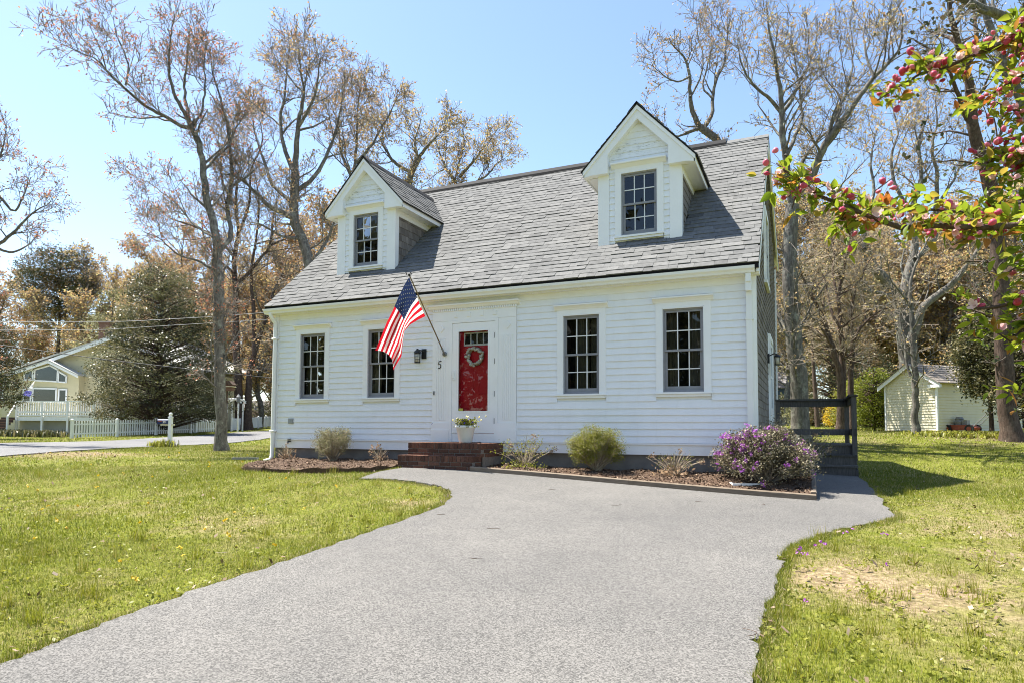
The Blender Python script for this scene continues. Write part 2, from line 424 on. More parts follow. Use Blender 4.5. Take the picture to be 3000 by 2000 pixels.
dl = poly_ground([(0,1535),(100,1495),(200,1455),(330,1405),(480,1350),(600,1310),(720,1270),(850,1225),(950,1190),(1010,1165),(1035,1146),(1034,1132),(1010,1119),(980,1112),(920,1104),(870,1101)])
dl2 = poly_ground([(825,1101),(850,1091),(885,1082),(917,1077)])
dr = poly_ground([(1966,1092),(1985,1105),(2005,1130),(2025,1152),(2048,1178),(2056,1188)])
dr2 = poly_ground([(2056,1191),(2035,1197),(1960,1212),(1900,1227),(1850,1245),(1818,1260),(1800,1276),(1792,1305),(1780,1350),(1765,1400),(1750,1440),(1737,1500),(1730,1568)])
def jitter(a, s=.018):
    q = a.copy(); q[1:-1] += rng.normal(0, s, q[1:-1].shape); return q
dirr = dr2[-1]-dr2[-2]; dirr = dirr/np.linalg.norm(dirr)
dirl = dl[0]-dl[1]; dirl /= np.linalg.norm(dirl)
far_r = dr2[-1]+dirr*7; far_l = dl[0]+dirl*9
DRIVE = np.vstack([jitter(catmull(dl)), jitter(catmull(dl2, 3), .008), [(4.0, -.6), (5.6, -.6), (5.6, -1.2), (10.55, -1.2), (10.55, 3.35)], jitter(catmull(dr, 5)), jitter(catmull(dr2)), [far_r, far_l]])
nearL = [LD(-11.5, 14), LD(-11.9, 16), LD(-12.5, 24), LD(-12.7, 30), LD(-13.2, 36), LD(-14, 48), LD(-16, 70)]
farL = [LD(-21, 72), LD(-18.6, 50), LD(-18, 42), LD(-17.8, 34), LD(-17.9, 24), LD(-18.5, 10), LD(-19, -14)]
ROAD = np.vstack([[LD(-12, -14)], jitter(catmull(nearL, 8), .06), jitter(catmull(farL, 8), .05)])
ldl = poly_ground([(552,1079),(575,1071),(600,1065),(622,1061)])
LBED = np.vstack([ldl, [(-.02, 0.0), (4.05, 0.0), (4.05, -1.15)], poly_ground([(915,1074),(885,1080),(850,1084),(800,1083),(740,1086),(660,1086),(600,1084)])])
RBED = np.array([(5.45, 0), (5.45, -1.21), (10.58, -1.21), (10.58, 2.6), (9.85, 2.6), (9.85, 0)])

def axis_lines(a, b, step, far_a, far_b):
    xs = list(np.arange(a, b+1e-6, step)); s = step
    while xs[-1] < far_b: s *= 1.25; xs.append(xs[-1]+s)
    s = step
    while xs[0] > far_a: s *= 1.25; xs.insert(0, xs[0]-s)
    return np.array(xs)
gx = axis_lines(-28, 34, .5, -420, 420); gy = axis_lines(-15, 32, .5, -300, 500)
XX, YY = np.meshgrid(gx, gy, indexing='ij'); ZZ = G(XX, YY)
ZZ = ZZ + .012*np.sin(XX*2.1+YY*1.3)*np.sin(YY*1.7-XX*.6)
Vg = np.c_[XX.ravel(), YY.ravel(), ZZ.ravel()]
nx, ny = len(gx), len(gy)
ii, jj = np.meshgrid(np.arange(nx-1), np.arange(ny-1), indexing='ij'); a = (ii*ny+jj).ravel()
me = npmesh('lawn_ground', Vg, quads=np.c_[a, a+ny, a+ny+1, a+1], mats=[M['lawn']], smooth=True)
DRYC = [onground(u, v)+(rx_, ry_, k) for u, v, rx_, ry_, k in [(2520,1660,1.2,.7,.36),(2680,1720,1.5,.8,.38),(2860,1790,.9,.45,.5),(2800,1500,1.7,1.0,.5),(2980,1600,1.4,1.0,.55),(2620,1860,.5,.3,.5),(2420,1690,.5,.35,.5),(2900,1960,.5,.25,.45),(750,1570,1.2,.5,.3),(350,1480,2,.8,.35),(600,1830,.7,.3,.4),(250,1700,.9,.4,.3),(1250,1470,.7,.25,.5)]]
def dryness(x, y):
    """0 lush .. 1 bare: the worn patch right of the drive and the strip by the road"""
    x = np.asarray(x); y = np.asarray(y)
    q = np.zeros_like(x)
    for cx, cy, rx_, ry_, k in DRYC: q = q+k*np.exp(-(((x-cx)/rx_)**2+((y-cy)/ry_)**2))
    lx, ly = LD(-11.2, 17); q += .9*np.exp(-(((x-lx)/2.0)**2+((y-ly)/1.4)**2))
    lx, ly = LD(-9.0, 15.5); q += .35*np.exp(-(((x-lx)/3.5)**2+((y-ly)/1.6)**2))
    lx, ly = LD(15, 19.5); q += .55*np.exp(-(((x-lx)/3.5)**2+((y-ly)/2.2)**2))
    return q
at = me.attributes.new('dry', 'FLOAT', 'POINT'); at.data.foreach_set('value', (dryness(XX, YY)*1.0).ravel().astype(np.float32))
tag(link('lawn_ground', me), kind='structure')

def sheet(name, poly, mat, lift, maxlen=.55, zf=None):
    bm = bmesh.new(); vs = [bm.verts.new((p[0], p[1], 0)) for p in poly]
    for i in range(len(vs)): bm.edges.new((vs[i], vs[(i+1) % len(vs)]))
    bmesh.ops.triangle_fill(bm, edges=bm.edges[:], use_beauty=True)
    for _ in range(6):
        e = [e for e in bm.edges if e.calc_length() > maxlen*(1 if abs(e.verts[0].co.x-8) < 14 else 4)]
        if not e: break
        bmesh.ops.subdivide_edges(bm, edges=e, cuts=1)
        bmesh.ops.triangulate(bm, faces=bm.faces[:], quad_method='BEAUTY', ngon_method='BEAUTY')
    co = np.array([v.co[:] for v in bm.verts]); z = (zf(co[:, 0], co[:, 1]) if zf else G(co[:, 0], co[:, 1]))+lift
    for v, q in zip(bm.verts, z): v.co.z = q
    # a thin skirt so the slab has an edge
    be = [e for e in bm.edges if e.is_boundary]
    r = bmesh.ops.extrude_edge_only(bm, edges=be)
    for v in [x for x in r['geom'] if isinstance(x, bmesh.types.BMVert)]: v.co.z -= .12
    bmesh.ops.recalc_face_normals(bm, faces=bm.faces)
    me = bpy.data.meshes.new(name); bm.to_mesh(me); bm.free(); me.materials.append(mat)
    if sum(p.normal.z*p.area for p in me.polygons) < 0: me.flip_normals()
    return tag(link(name, me), kind='structure')
sheet('driveway', DRIVE, M['asphalt'], .022)
sheet('road', ROAD, M['road'], .03, 1.2)
def mulch_z(x, y):
    g = G(x, y); t = np.clip((y+1.25)/1.1, 0, 1)
    m = np.maximum(g+.03, (1-t)*(g+.05)+t*.005)
    return m + .022*np.sin(x*5.1+1)*np.sin(y*6.3) + .014*np.sin(x*13.0)*np.cos(y*11.0)
sheet('mulch_bed', LBED, M['mulchbase'], .02, .22, mulch_z)
sheet('mulch_bed', RBED, M['mulchbase'], .02, .22, mulch_z)
# mulch chips: uncountable
def scatter(poly, n, seed):
    r = np.random.default_rng(seed); lo, hi = poly.min(0), poly.max(0); out = np.zeros((0, 2))
    while len(out) < n:
        q = r.uniform(lo, hi, (n, 2)); out = np.vstack([out, q[inpoly(q[:, 0], q[:, 1], poly)]])
    return out[:n]
def chips(name, pts, z, size, mat, seed, tilt=.5, aspect=.35, curl=0):
    r = np.random.default_rng(seed); n = len(pts)
    a = r.uniform(0, 2*np.pi, n); L = size*r.uniform(.4, 1.3, n); W = L*r.uniform(aspect*.6, aspect*1.4, n)
    t1 = r.normal(0, tilt, n); t2 = r.normal(0, tilt, n)
    u = np.c_[np.cos(a), np.sin(a), np.tan(np.clip(t1, -1.1, 1.1))*.6]; w = np.c_[-np.sin(a), np.cos(a), np.tan(np.clip(t2, -1.1, 1.1))*.6]
    c = np.c_[pts, z+size*.15]
    V = np.stack([c-u*L[:, None]/2-w*W[:, None]/2, c+u*L[:, None]/2-w*W[:, None]/2, c+u*L[:, None]/2+w*W[:, None]/2, c-u*L[:, None]/2+w*W[:, None]/2], 1)
    k = np.arange(n)*4
    return npmesh(name, V.reshape(-1, 3), quads=np.c_[k, k+1, k+2, k+3], mats=[mat], tint_q=r.uniform(0, 1, n))
q = np.vstack([scatter(LBED, 10500, 1), scatter(RBED, 19000, 2)])
tag(link('mulch_chips', chips('mulch_chips', q, mulch_z(q[:, 0], q[:, 1])+0.016, .036, M['mulch'], 3)), kind='stuff')

# ================================================================== HOUSE
W = 9.812; ZB = .484; EXP = .115; NR = 22; ZF = ZB+EXP*NR
RE, RS = 3.297, .9                       # eave height, roof slope
YR, ZR = 3.84, 6.97; YB, ZBK = 8.15, 5.28
roofz = lambda y: RE + RS*(y+.24)
house = thing('house', 'white clapboard cottage with grey shingle roof and two dormers', 'house')
# foundation and wall core
MB().box(.03, W-.03, .035, 7.9, -.7, .30).build('foundation', M['concrete'], house)
core = MB()
prof = [(.02, .29), (.02, 3.2), (YR, ZR-.25), (7.95, ZBK-.12), (7.95, .29)]
core.prism(prof, 'x', .02, W-.02)
core.build('wall', M['siding'], house)
b = MB(); b.box(0, W, -.014, .018, .287, ZB-.03); b.box(-.004, W+.004, -.034, .018, ZB-.03, ZB-.004); b.build('water_table', M['trim'], house)

WIN = [(.701, 1.379), (2.442, 3.120), (6.620, 7.298), (8.364, 9.042)]; ZT, ZW = 2.697, 1.318
DX0, DX1, DZ0, DZ1 = 4.398, 5.304, .635, 2.685
def clap(x0, x1, z0, h=EXP, y=0, parent=house):
    # a bevelled board, thick lower edge out; cut ends
    p = [(y+.018, z0), (y-.021, z0), (y-.004, z0+h+.012), (y+.018, z0+h+.012)]
    return MB().prism(p, 'x', x0, x1).build('clapboard', M['siding'], parent)
blocks = [(x0-.105, x1+.105, ZW-.07, ZT+.10) for x0, x1 in WIN] + [(3.97, 5.735, 0, 2.99)]
crown_rows = []
r0 = random.Random(4)
for k in range(NR):
    z0 = ZB+k*EXP; segs = [(.115, W-.115)]
    for (a, b_, c, d) in blocks:
        if z0+EXP > c+.01 and z0 < d-.03:
            ns = []
            for s0, s1 in segs:
                if b_ <= s0 or a >= s1: ns.append((s0, s1)); continue
                if a > s0: ns.append((s0, a))
                if b_ < s1: ns.append((b_, s1))
            segs = ns
    for s0, s1 in segs:
        # long runs are made of butted lengths
        while s1-s0 > 4.9:
            L = r0.uniform(2.4, 4.2); clap(s0, s0+L-.002, z0); s0 += L
        clap(s0, s1, z0)
MB().box(.115, W-.115, -.018, .018, ZF, 3.13).build('frieze_board', M['trim'], house)
for x0, x1 in ((0, .112), (W-.112, W)):
    cb = MB(); cb.box(x0, x1, -.026, .018, .287, 3.2)
    if x0 > 1: cb.box(W-.018, W+.026, -.024, .10, .287, 3.2)
    else: cb.box(-.026, .018, -.024, .10, .287, 3.2)
    cb.build('corner_board', M['trim'], house)
MB().box(-.1, W+.085, -.134, .02, 3.125, 3.2).build('soffit', M['trim'], house)
# gutter (K profile) with end caps
g = MB(); g.prism([(-.135, 3.137), (-.225, 3.137), (-.235, 3.167), (-.262, 3.197), (-.268, 3.240), (-.255, 3.240), (-.25, 3.202), (-.222, 3.172), (-.215, 3.150), (-.145, 3.150), (-.145, 3.240), (-.135, 3.240)], 'x', -.12, W+.02)
for x in (-.122, W+.02): g.prism([(-.135, 3.135), (-.225, 3.135), (-.236, 3.167), (-.264, 3.197), (-.27, 3.242), (-.135, 3.242)], 'x', x, x+.004)
g.build('gutter', M['gutter'], house, False)
MB().box(-.10, W+.08, -.236, -.13, 3.20, 3.262).build('drip_edge_shadow', M['roofdark'], house)  # near-black drip edge; its colour paints the shadow gap above the gutter
d = MB(); d.tube([(.03, -.20, 3.16), (.03, -.20, 3.13), (.04, -.17, 3.06), (.055, -.075, 2.96), (.055, -.07, 2.88), (.045, -.07, .35), (.04, -.075, .10), (.03, -.12, .03), (-.06, -.20, -.005)], .043, 10)
for z in (2.60, .62): d.box(-.005, .115, -.118, -.02, z, z+.035)
d.build('downspout', M['gutter'], house, True)
d = MB(); d.box(W-.115, W-.035, -.215, -.15, 3.0, 3.135); d.box(W-.118, W-.032, -.195, -.12, 2.86, 3.04); d.box(W-.12, W-.03, -.10, -.028, -.1, 2.92)
for z in (2.42, .55): d.box(W-.135, W-.015, -.106, -.03, z, z+.03)
d.build('downspout', M['gutter'], house)

# main roof deck with thickness, rakes and ridge vent
rf = MB(); rf.prism([(-.24, RE-.03), (-.24, RE-.002), (YR, ZR-.002), (8.35, ZBK-.002), (8.35, ZBK-.04), (YR, ZR-.045), (-.2, RE-.035)], 'x', -.105, W+.085)
rf.build('roof_deck', M['roofdark'], house)
for xa, xb in ((-.06, .03), (W-.03, W+.045)): MB().prism([(-.1, RE-.10), (-.1, RE-.05), (YR, ZR-.06), (8.3, ZBK-.06), (8.3, ZBK-.12), (YR, ZR-.12)], 'x', xa, xb).build('rake_soffit', M['trim'], house)
for x0, x1 in ((-.098, -.06), (W+.045, W+.08)):
    rk = MB(); rk.prism([(-.2, RE-.15), (-.2, RE-.035), (YR, ZR-.04), (8.3, ZBK-.04), (8.3, ZBK-.25), (YR, ZR-.26), (-.06, RE-.17)], 'x', x0, x1)
    rk.build('rake_board', M['trim'], house)
v = MB()
v.prism([(YR-.16, ZR-.115), (YR-.15, ZR-.06), (YR, ZR+.075), (YR+.15, ZR+.01), (YR+.16, ZR-.04), (YR, ZR+.05)], 'x', -.0, W-.78)
v.build('ridge_vent', M['roofdark'], house)
v = MB()
for k in range(3): v.prism([(YR-.14, ZR-.10), (YR-.14, ZR-.085), (YR, ZR+.034), (YR+.14, ZR-.03), (YR, ZR+.02)], 'x', W-.78+k*.29, W-.78+(k+1)*.29-.008)
v.build('ridge_cap', M['shingle'], house)

# roof shingles: tabs with uneven butts
DOX = [1.91, 7.85]; DHW = .735; DYF, DYD, DPK, DSL, DEH = .44, .60, 6.525, 1.064, 1.02
u_len = math.hypot(YR+.24, ZR-RE); SV = np.array([0, (YR+.24)/u_len, (ZR-RE)/u_len]); SN = np.array([0, -SV[2], SV[1]])
EX = .143; nrow = int(u_len/EX)+1
rs = random.Random(11); tabs = []
for k in range(nrow):
    s0 = k*EX-.02; x = -.105 - rs.uniform(0, .25)
    while x < W+.085:
        w = rs.choice((.15, .2, .26, .31, .33)); x0, x1 = max(x, -.105), min(x+w, W+.085); x += w
        if x1-x0 < .03: continue
        yc = -.24+SV[1]*(s0+.07); zc = RE+SV[2]*(s0+.07); xc = (x0+x1)/2; hid = False
        for D in DOX:
            if abs(xc-D) < DHW-.12 and yc > DYD+.15 and zc < DPK-DSL*abs(xc-D)-.1: hid = True
        if not hid: tabs.append((x0, x1, s0, min(s0+EX+.10, u_len), rs.choice((.006, .008, .013, .016))))
def tab_vf(x0, x1, s0, s1, th):
    o = np.array([0, -.24, RE]); dl = rs.uniform(-.004, .004); vv = []
    for x in (x0+.0015, x1-.0015):
        for (s, h) in ((s0+dl, .001), (s0+dl, th+.007), (s1, .0025)):
            p = o+SV*s+SN*h; vv.append((x, p[1], p[2]))
    return vv, [(0,1,4,3),(1,2,5,4),(0,2,1),(3,4,5)]
near = sorted(range(len(tabs)), key=lambda i: (tabs[i][0]-CAMP[0])**2*.6+(tabs[i][2]*SV[1]+10.7)**2+(RE+SV[2]*tabs[i][2]-.7)**2)
pick = set(near[:300])
big = MB(); tint = []
for i, t in enumerate(tabs):
    vv, ff = tab_vf(*t)
    if i in pick:
        MB().add(vv, ff).build('roof_shingle', M['shingle'], house)
    else:
        big.add(vv, ff); tint += [rs.random()]*4
me = big.mesh('roof_shingles', M['shingle'])
a = me.attributes.new('tint', 'FLOAT', 'FACE'); a.data.foreach_set('value', tint)
tag(link('roof_shingles', me, house), kind='stuff')
# rear slope
rb = MB()
for k in range(14):
    t0, t1 = k/14, (k+1)/14+.01
    rb.prism([(YR+(8.35-YR)*t0, ZR+(ZBK-ZR)*t0+.0), (YR+(8.35-YR)*t1, ZR+(ZBK-ZR)*t1+.012), (YR+(8.35-YR)*t1, ZR+(ZBK-ZR)*t1-.0)], 'x', -.1, W+.083)
rb.build('rear_roof_courses', M['shingle'], house)

# cedar shingles on the right gable wall
def cedar_wall(name, parent, xface, sgn, y0, y1, z0, ztop, seed, exp=.13, holes=()):
    r = random.Random(seed); b = MB(); tn = []; k = 0
    z = z0
    while z < 8:
        y = y0-r.uniform(0, .1); any_ = False
        while y < y1:
            w = r.uniform(.09, .19); a0, a1 = max(y, y0), min(y+w, y1); y += w
            if a1-a0 < .01: continue
            zt = min(ztop(a0), ztop(a1)); h = exp+.02
            if zt-z < .02: continue
            any_ = True
            if any(a1 > q[0] and a0 < q[1] and z+exp > q[2] and z < q[3] for q in holes): continue
            t = .013+r.uniform(-.002, .004); top = min(z+h, zt); dz = r.uniform(-.005, .005)
            x0 = xface; xo = xface+sgn*t; xi = xface+sgn*.003
            b.add([(x0, a0+.001, z+dz), (xo, a0+.001, z+dz), (xi, a0+.001, top), (x0, a1-.001, z+dz), (xo, a1-.001, z+dz), (xi, a1-.001, top)], [(0,1,4,3),(1,2,5,4),(0,2,1),(3,4,5)])
            tn += [r.random()]*4
        if not any_ and z > z0+.5: break
        z += exp
    me = b.mesh(name, M['cedar']); a = me.attributes.new('tint', 'FLOAT', 'FACE'); a.data.foreach_set('value', tn)
    return tag(link(name, me, parent), kind='stuff')
ztop = lambda y: min(roofz(y), ZR+(ZBK-ZR)*(y-YR)/(8.35-YR))-.16
cedar_wall('cedar_shingles', house, W-.018, 1, .1, 7.95, .32, ztop, 8, .13, [(4.0, 5.35, .3, 2.75), (3.0, 4.1, 3.7, 5.2)])
MB().box(W-.02, W+.02, 0.1, 7.95, .28, .33).build('gable_skirt', M['trim'], house)
MB().box(W-.02, W+.026, 7.85, 7.97, .28, ZBK-.3).build('corner_board', M['trim'], house)
# gable end window and side door
gw = MB(); gw.box(W-.01, W+.035, 3.0, 3.1, 3.7, 5.2); gw.box(W-.01, W+.035, 4.0, 4.1, 3.7, 5.2); gw.box(W-.01, W+.035, 3.1, 4.0, 5.08, 5.2); gw.box(W-.01, W+.05, 2.97, 4.13, 3.63, 3.7)
gwo = gw.build('window', M['trim'], house)
MB().box(W-.012, W+.012, 3.1, 4.0, 3.7, 5.08).build('pane', M['glass'], gwo)
gs = MB(); gs.box(W-.005, W+.02, 3.1, 4.0, 4.36, 4.41); gs.box(W-.005, W+.018, 3.53, 3.56, 3.7, 5.08); gs.build('sash', M['sash'], gwo)
sd = MB(); sd.box(W-.01, W+.04, 4.0, 4.11, .45, 2.75); sd.box(W-.01, W+.04, 5.24, 5.35, .45, 2.75); sd.box(W-.01, W+.04, 4.11, 5.24, 2.64, 2.75)
sdo = sd.build('side_door', M['trim'], house)
MB().box(W-.01, W+.02, 4.13, 5.22, .47, 1.2).build('door_panel', M['trim'], sdo)
MB().box(W-.01, W+.012, 4.2, 5.15, 1.2, 2.55).build('pane', M['glass'], sdo)
b = MB(); b.box(W-.008, W+.022, 4.13, 4.2, 1.2, 2.62); b.box(W-.008, W+.022, 5.15, 5.22, 1.2, 2.62); b.box(W-.008, W+.022, 4.2, 5.15, 2.55, 2.62); b.box(W-.008, W+.02, 4.2, 5.15, 1.85, 1.9); b.build('door_frame', M['trim'], sdo)

# ------------------------------------------------------------------ windows
def sashes(x0, x1, z0, z1, y, parent, cur, shade=None):
    """grey double-hung sash set in an opening; y is the wall face"""
    jw = .034
    j = MB(); j.box(x0, x0+jw, y-.004, y+.09, z0, z1); j.box(x1-jw, x1, y-.004, y+.09, z0, z1); j.box(x0+jw, x1-jw, y-.004, y+.09, z1-jw, z1); j.box(x0+jw, x1-jw, y-.012, y+.09, z0, z0+.028)
    j.build('window_jamb', M['sash'], parent)
    zm = (z0+z1)/2; a, b_ = x0+jw, x1-jw
    for nm, lo, hi, yy, rb_, rt_, st in (('upper', zm-.02, z1-jw, y+.014, .035, .038, .03), ('lower', z0+.028, zm+.016, y+.040, .07, .036, .042)):
        s = MB()
        s.box(a, a+st, yy, yy+.024, lo, hi); s.box(b_-st, b_, yy, yy+.024, lo, hi)
        s.box(a+st, b_-st, yy, yy+.024, lo, lo+rb_); s.box(a+st, b_-st, yy, yy+.024, hi-rt_, hi)
        s.build('sash', M['sash'], parent)
        p0, p1, q0, q1 = a+st, b_-st, lo+rb_, hi-rt_
        mu = MB(); mw = .0085
        for i in (1, 2): xm = p0+(p1-p0)*i/3; mu.box(xm-mw, xm+mw, yy+.004, yy+.016, q0, q1)
        zc = (q0+q1)/2
        for i in range(3):
            xa = p0+(p1-p0)*i/3+(mw if i else 0); xb = p0+(p1-p0)*(i+1)/3-(mw if i < 2 else 0)
            mu.box(xa, xb, yy+.005, yy+.015, zc-mw, zc+mw)
        mu.build('muntin', M['muntin'], parent)
        for i in range(3):
            for k in range(2):
                xa = p0+(p1-p0)*i/3+(mw if i else 0); xb = p0+(p1-p0)*(i+1)/3-(mw if i < 2 else 0)
                za, zb_ = (q0, zc-mw) if k == 0 else (zc+mw, q1)
                MB().add([(xa, yy+.012, za), (xb, yy+.012, za), (xb, yy+.012, zb_), (xa, yy+.012, zb_)], [(0, 1, 2, 3)]).build('pane', M['glass'], parent)
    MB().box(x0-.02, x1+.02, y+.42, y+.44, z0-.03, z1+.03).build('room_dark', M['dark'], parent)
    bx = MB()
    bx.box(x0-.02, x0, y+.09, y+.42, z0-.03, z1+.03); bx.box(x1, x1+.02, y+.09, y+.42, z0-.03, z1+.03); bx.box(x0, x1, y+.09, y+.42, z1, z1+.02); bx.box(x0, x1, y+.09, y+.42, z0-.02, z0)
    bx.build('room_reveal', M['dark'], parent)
    for (c0, c1) in cur:
        n = 24; vv = []; ff = []
        for i in range(n+1):
            x = x0+(x1-x0)*(c0+(c1-c0)*i/n); yy = y+.17+.022*math.sin(i*1.15)+.01*math.sin(i*2.7)
            vv += [(x, yy, z0+.01), (x, yy+.01, z1-.02)]
        for i in range(n): ff.append((2*i, 2*i+2, 2*i+3, 2*i+1))
        MB().add(vv, ff).build('curtain', M['curtain'], parent, True)
    if shade: MB().box(x0+.03, x1-.03, y+.12, y+.125, shade, z1-.02).build('shade', M['curtain'], parent)
# window openings are cut out of the wall core
def cut_core():
    co = [o for o in house.children if o.name.startswith('wall')][0]
    cut = MB()
    for x0, x1 in WIN: cut.box(x0-.001, x1+.001, -.1, .5, ZW-.001, ZT+.001)
    cut.box(DX0, DX1, -.1, .35, .46, DZ1)
    me = cut.mesh('cut', M['dark']); c = link('cut', me)
    md = co.modifiers.new('b', 'BOOLEAN'); md.object = c; md.operation = 'DIFFERENCE'; md.solver = 'EXACT'
    dg = bpy.context.evaluated_depsgraph_get(); nm = bpy.data.meshes.new_from_object(co.evaluated_get(dg))
    co.modifiers.clear(); co.data = nm
    bpy.data.objects.remove(c)
cut_core()
CUR = [((0, .42), (.75, 1)), ((0, .3), (.8, 1)), ((.25, .62), (.68, 1.0)), ((.05, .3), (.62, .97))]
for (x0, x1), cur in zip(WIN, CUR):
    w = MB()
    w.box(x0-.105, x0, -.030, .012, ZW-.03, ZT+.005); w.box(x1, x1+.105, -.030, .012, ZW-.03, ZT+.005); w.box(x0-.105, x1+.105, -.030, .012, ZT+.005, ZT+.095)
    # inner white stop
    w.box(x0-.001, x0+.012, -.034, .02, ZW, ZT); w.box(x1-.012, x1+.001, -.034, .02, ZW, ZT); w.box(x0+.012, x1-.012, -.034, .02, ZT-.012, ZT+.004)
    wo = w.build('window', M['trim'], house)
    s = MB(); s.box(x0-.115, x1+.115, -.058, .012, ZW-.032, ZW-.001); s.box(x0-.10, x1+.10, -.036, .012, ZW-.075, ZW-.034); s.build('sill', M['trim'], wo)
    cr = MB(); z = ZT+.095; cr.prism([(-.03, z-.002), (-.04, z), (-.05, z+.02), (-.085, z+.055), (-.105, z+.06), (-.105, z+.083), (.01, z+.095), (.01, z)], 'x', x0-.15, x1+.15)
    cr.build('cornice', M['trim'], wo)
    sashes(x0, x1, ZW, ZT, .0, wo, cur)

# ------------------------------------------------------------------ door surround
sr = MB()
for xa, xb in ((3.975, 4.335), (5.37, 5.73)):
    sr.box(xa, xb, -.035, .015, .68, 2.74)
    sr.box(xa-.01, xb+.01, -.055, .015, .455, .69); sr.box(xa-.005, xb+.005, -.048, .015, .69, .82)
    n = 6
    for i in range(n):
        x = xa+.085+i*(xb-xa-.17)/(n-1); sr.box(x-.011, x+.011, -.043, -.033, .86, 2.42)
    xc = (xa+xb)/2; z = 2.60
    sr.prism([(xc-.075, z), (xc, z-.075), (xc+.075, z), (xc, z+.075)], 'y', -.049, -.033)
sr.box(3.975, 5.73, -.04, .015, 2.742, 2.965)
for i in range(4):
    x = 4.45+i*.27; sr.box(x, x+.075, -.055, -.038, 2.80, 2.88)
sro = sr.build('door_surround', M['trim'], house)
dn = MB()
for i in range(40):
    x = 3.985+i*.0445; dn.box(x, x+.024, -.064, -.038, 2.925, 2.965)
dn.build('dentil_row', M['trim'], sro)
cr = MB(); z = 2.967; cr.prism([(.01, z), (-.06, z), (-.075, z+.012), (-.10, z+.05), (-.125, z+.055), (-.125, z+.08), (.01, z+.095)], 'x', 3.90, 5.80)
cr.build('cornice', M['trim'], sro)
dj = MB(); dj.box(4.337, DX0+.005, -.045, .10, .455, DZ1+.055); dj.box(DX1-.005, 5.368, -.045, .10, .455, DZ1+.055); dj.box(DX0+.005, DX1-.005, -.045, .10, DZ1+.005, DZ1+.055)
dj.box(DX0, DX1, -.03, .1, .455, DZ0-.015)
dj.build('door_frame', M['trim'], sro)
# storm door
GX0, GX1, GZ0, GZ1 = DX0+.145, DX1-.14, DZ0+.40, DZ1-.16
sd = MB(); y0, y1 = -.036, -.004
sd.box(DX0+.008, GX0, y0, y1, DZ0-.01, DZ1); sd.box(GX1, DX1-.008, y0, y1, DZ0-.01, DZ1); sd.box(GX0, GX1, y0, y1, DZ0-.01, GZ0); sd.box(GX0, GX1, y0, y1, GZ1, DZ1)
sd.box(GX0-.03, GX0, y0-.007, y0, GZ0-.03, GZ1+.03); sd.box(GX1, GX1+.03, y0-.007, y0, GZ0-.03, GZ1+.03); sd.box(GX0, GX1, y0-.007, y0, GZ0-.03, GZ0); sd.box(GX0, GX1, y0-.007, y0, GZ1, GZ1+.03)
sdo = sd.build('storm_door', M['trim'], house)
MB().add([(GX0, -.022, GZ0), (GX1, -.022, GZ0), (GX1, -.022, GZ1), (GX0, -.022, GZ1)], [(0, 1, 2, 3)]).build('glass', M['clear'], sdo)
h = MB(); h.box(DX0+.035, DX0+.06, -.06, -.037, 1.62, 1.80); h.tube([(DX0+.047, -.062, 1.76), (DX0+.047, -.085, 1.75), (DX0+.047, -.085, 1.66), (DX0+.047, -.06, 1.65)], .008, 6); h.build('handle', M['trim'], sdo)
h = MB()
for z in (.85, 1.35, 1.95, 2.42): h.tube([(DX1-.003, -.042, z-.05), (DX1-.003, -.042, z+.05)], .009, 6)
h.build('hinge', M['metalgrey'], sdo)
rd = MB(); rd.box(DX0+.02, DX1-.02, .09, .135, DZ0-.02, DZ1-.02)
for (xa, xb, za, zb_) in ((4.50, 4.80, .75, 1.25), (4.90, 5.20, .75, 1.25), (4.50, 4.80, 1.35, 2.1), (4.90, 5.20, 1.35, 2.1)):
    rd.box(xa, xb, .082, .09, za, za+.02); rd.box(xa, xb, .082, .09, zb_-.02, zb_); rd.box(xa, xa+.02, .082, .09, za+.02, zb_-.02); rd.box(xb-.02, xb, .082, .09, za+.02, zb_-.02)
rdo = rd.build('front_door', M['red'], house)
fl = MB(); fl.box(4.60, 5.155, .072, .09, 2.265, 2.30); fl.box(4.60, 5.155, .072, .09, 2.49, 2.515)
for x in (4.60, 4.735, 4.868, 5.0, 5.135): fl.box(x, x+.02, .072, .09, 2.30, 2.49)
fl.build('window_bars', M['muntin'], rdo)
for i in range(4):
    x = 4.62+i*.1335
    MB().add([(x, .080, 2.30), (x+.115, .080, 2.30), (x+.115, .080, 2.49), (x, .080, 2.49)], [(0, 1, 2, 3)]).build('pane', M['glass'], rdo)
MB().add([(4.6, .0885, 2.29), (5.15, .0885, 2.29), (5.15, .0885, 2.5), (4.6, .0885, 2.5)], [(0, 1, 2, 3)]).build('window_void', M['dark'], rdo)
MB().box(GX0+.005, GX0+.10, -.026, -.0235, GZ0+.005, GZ0+.05).build('sticker', paint('yellow_sticker', (.45, .42, .08), .5), sdo)

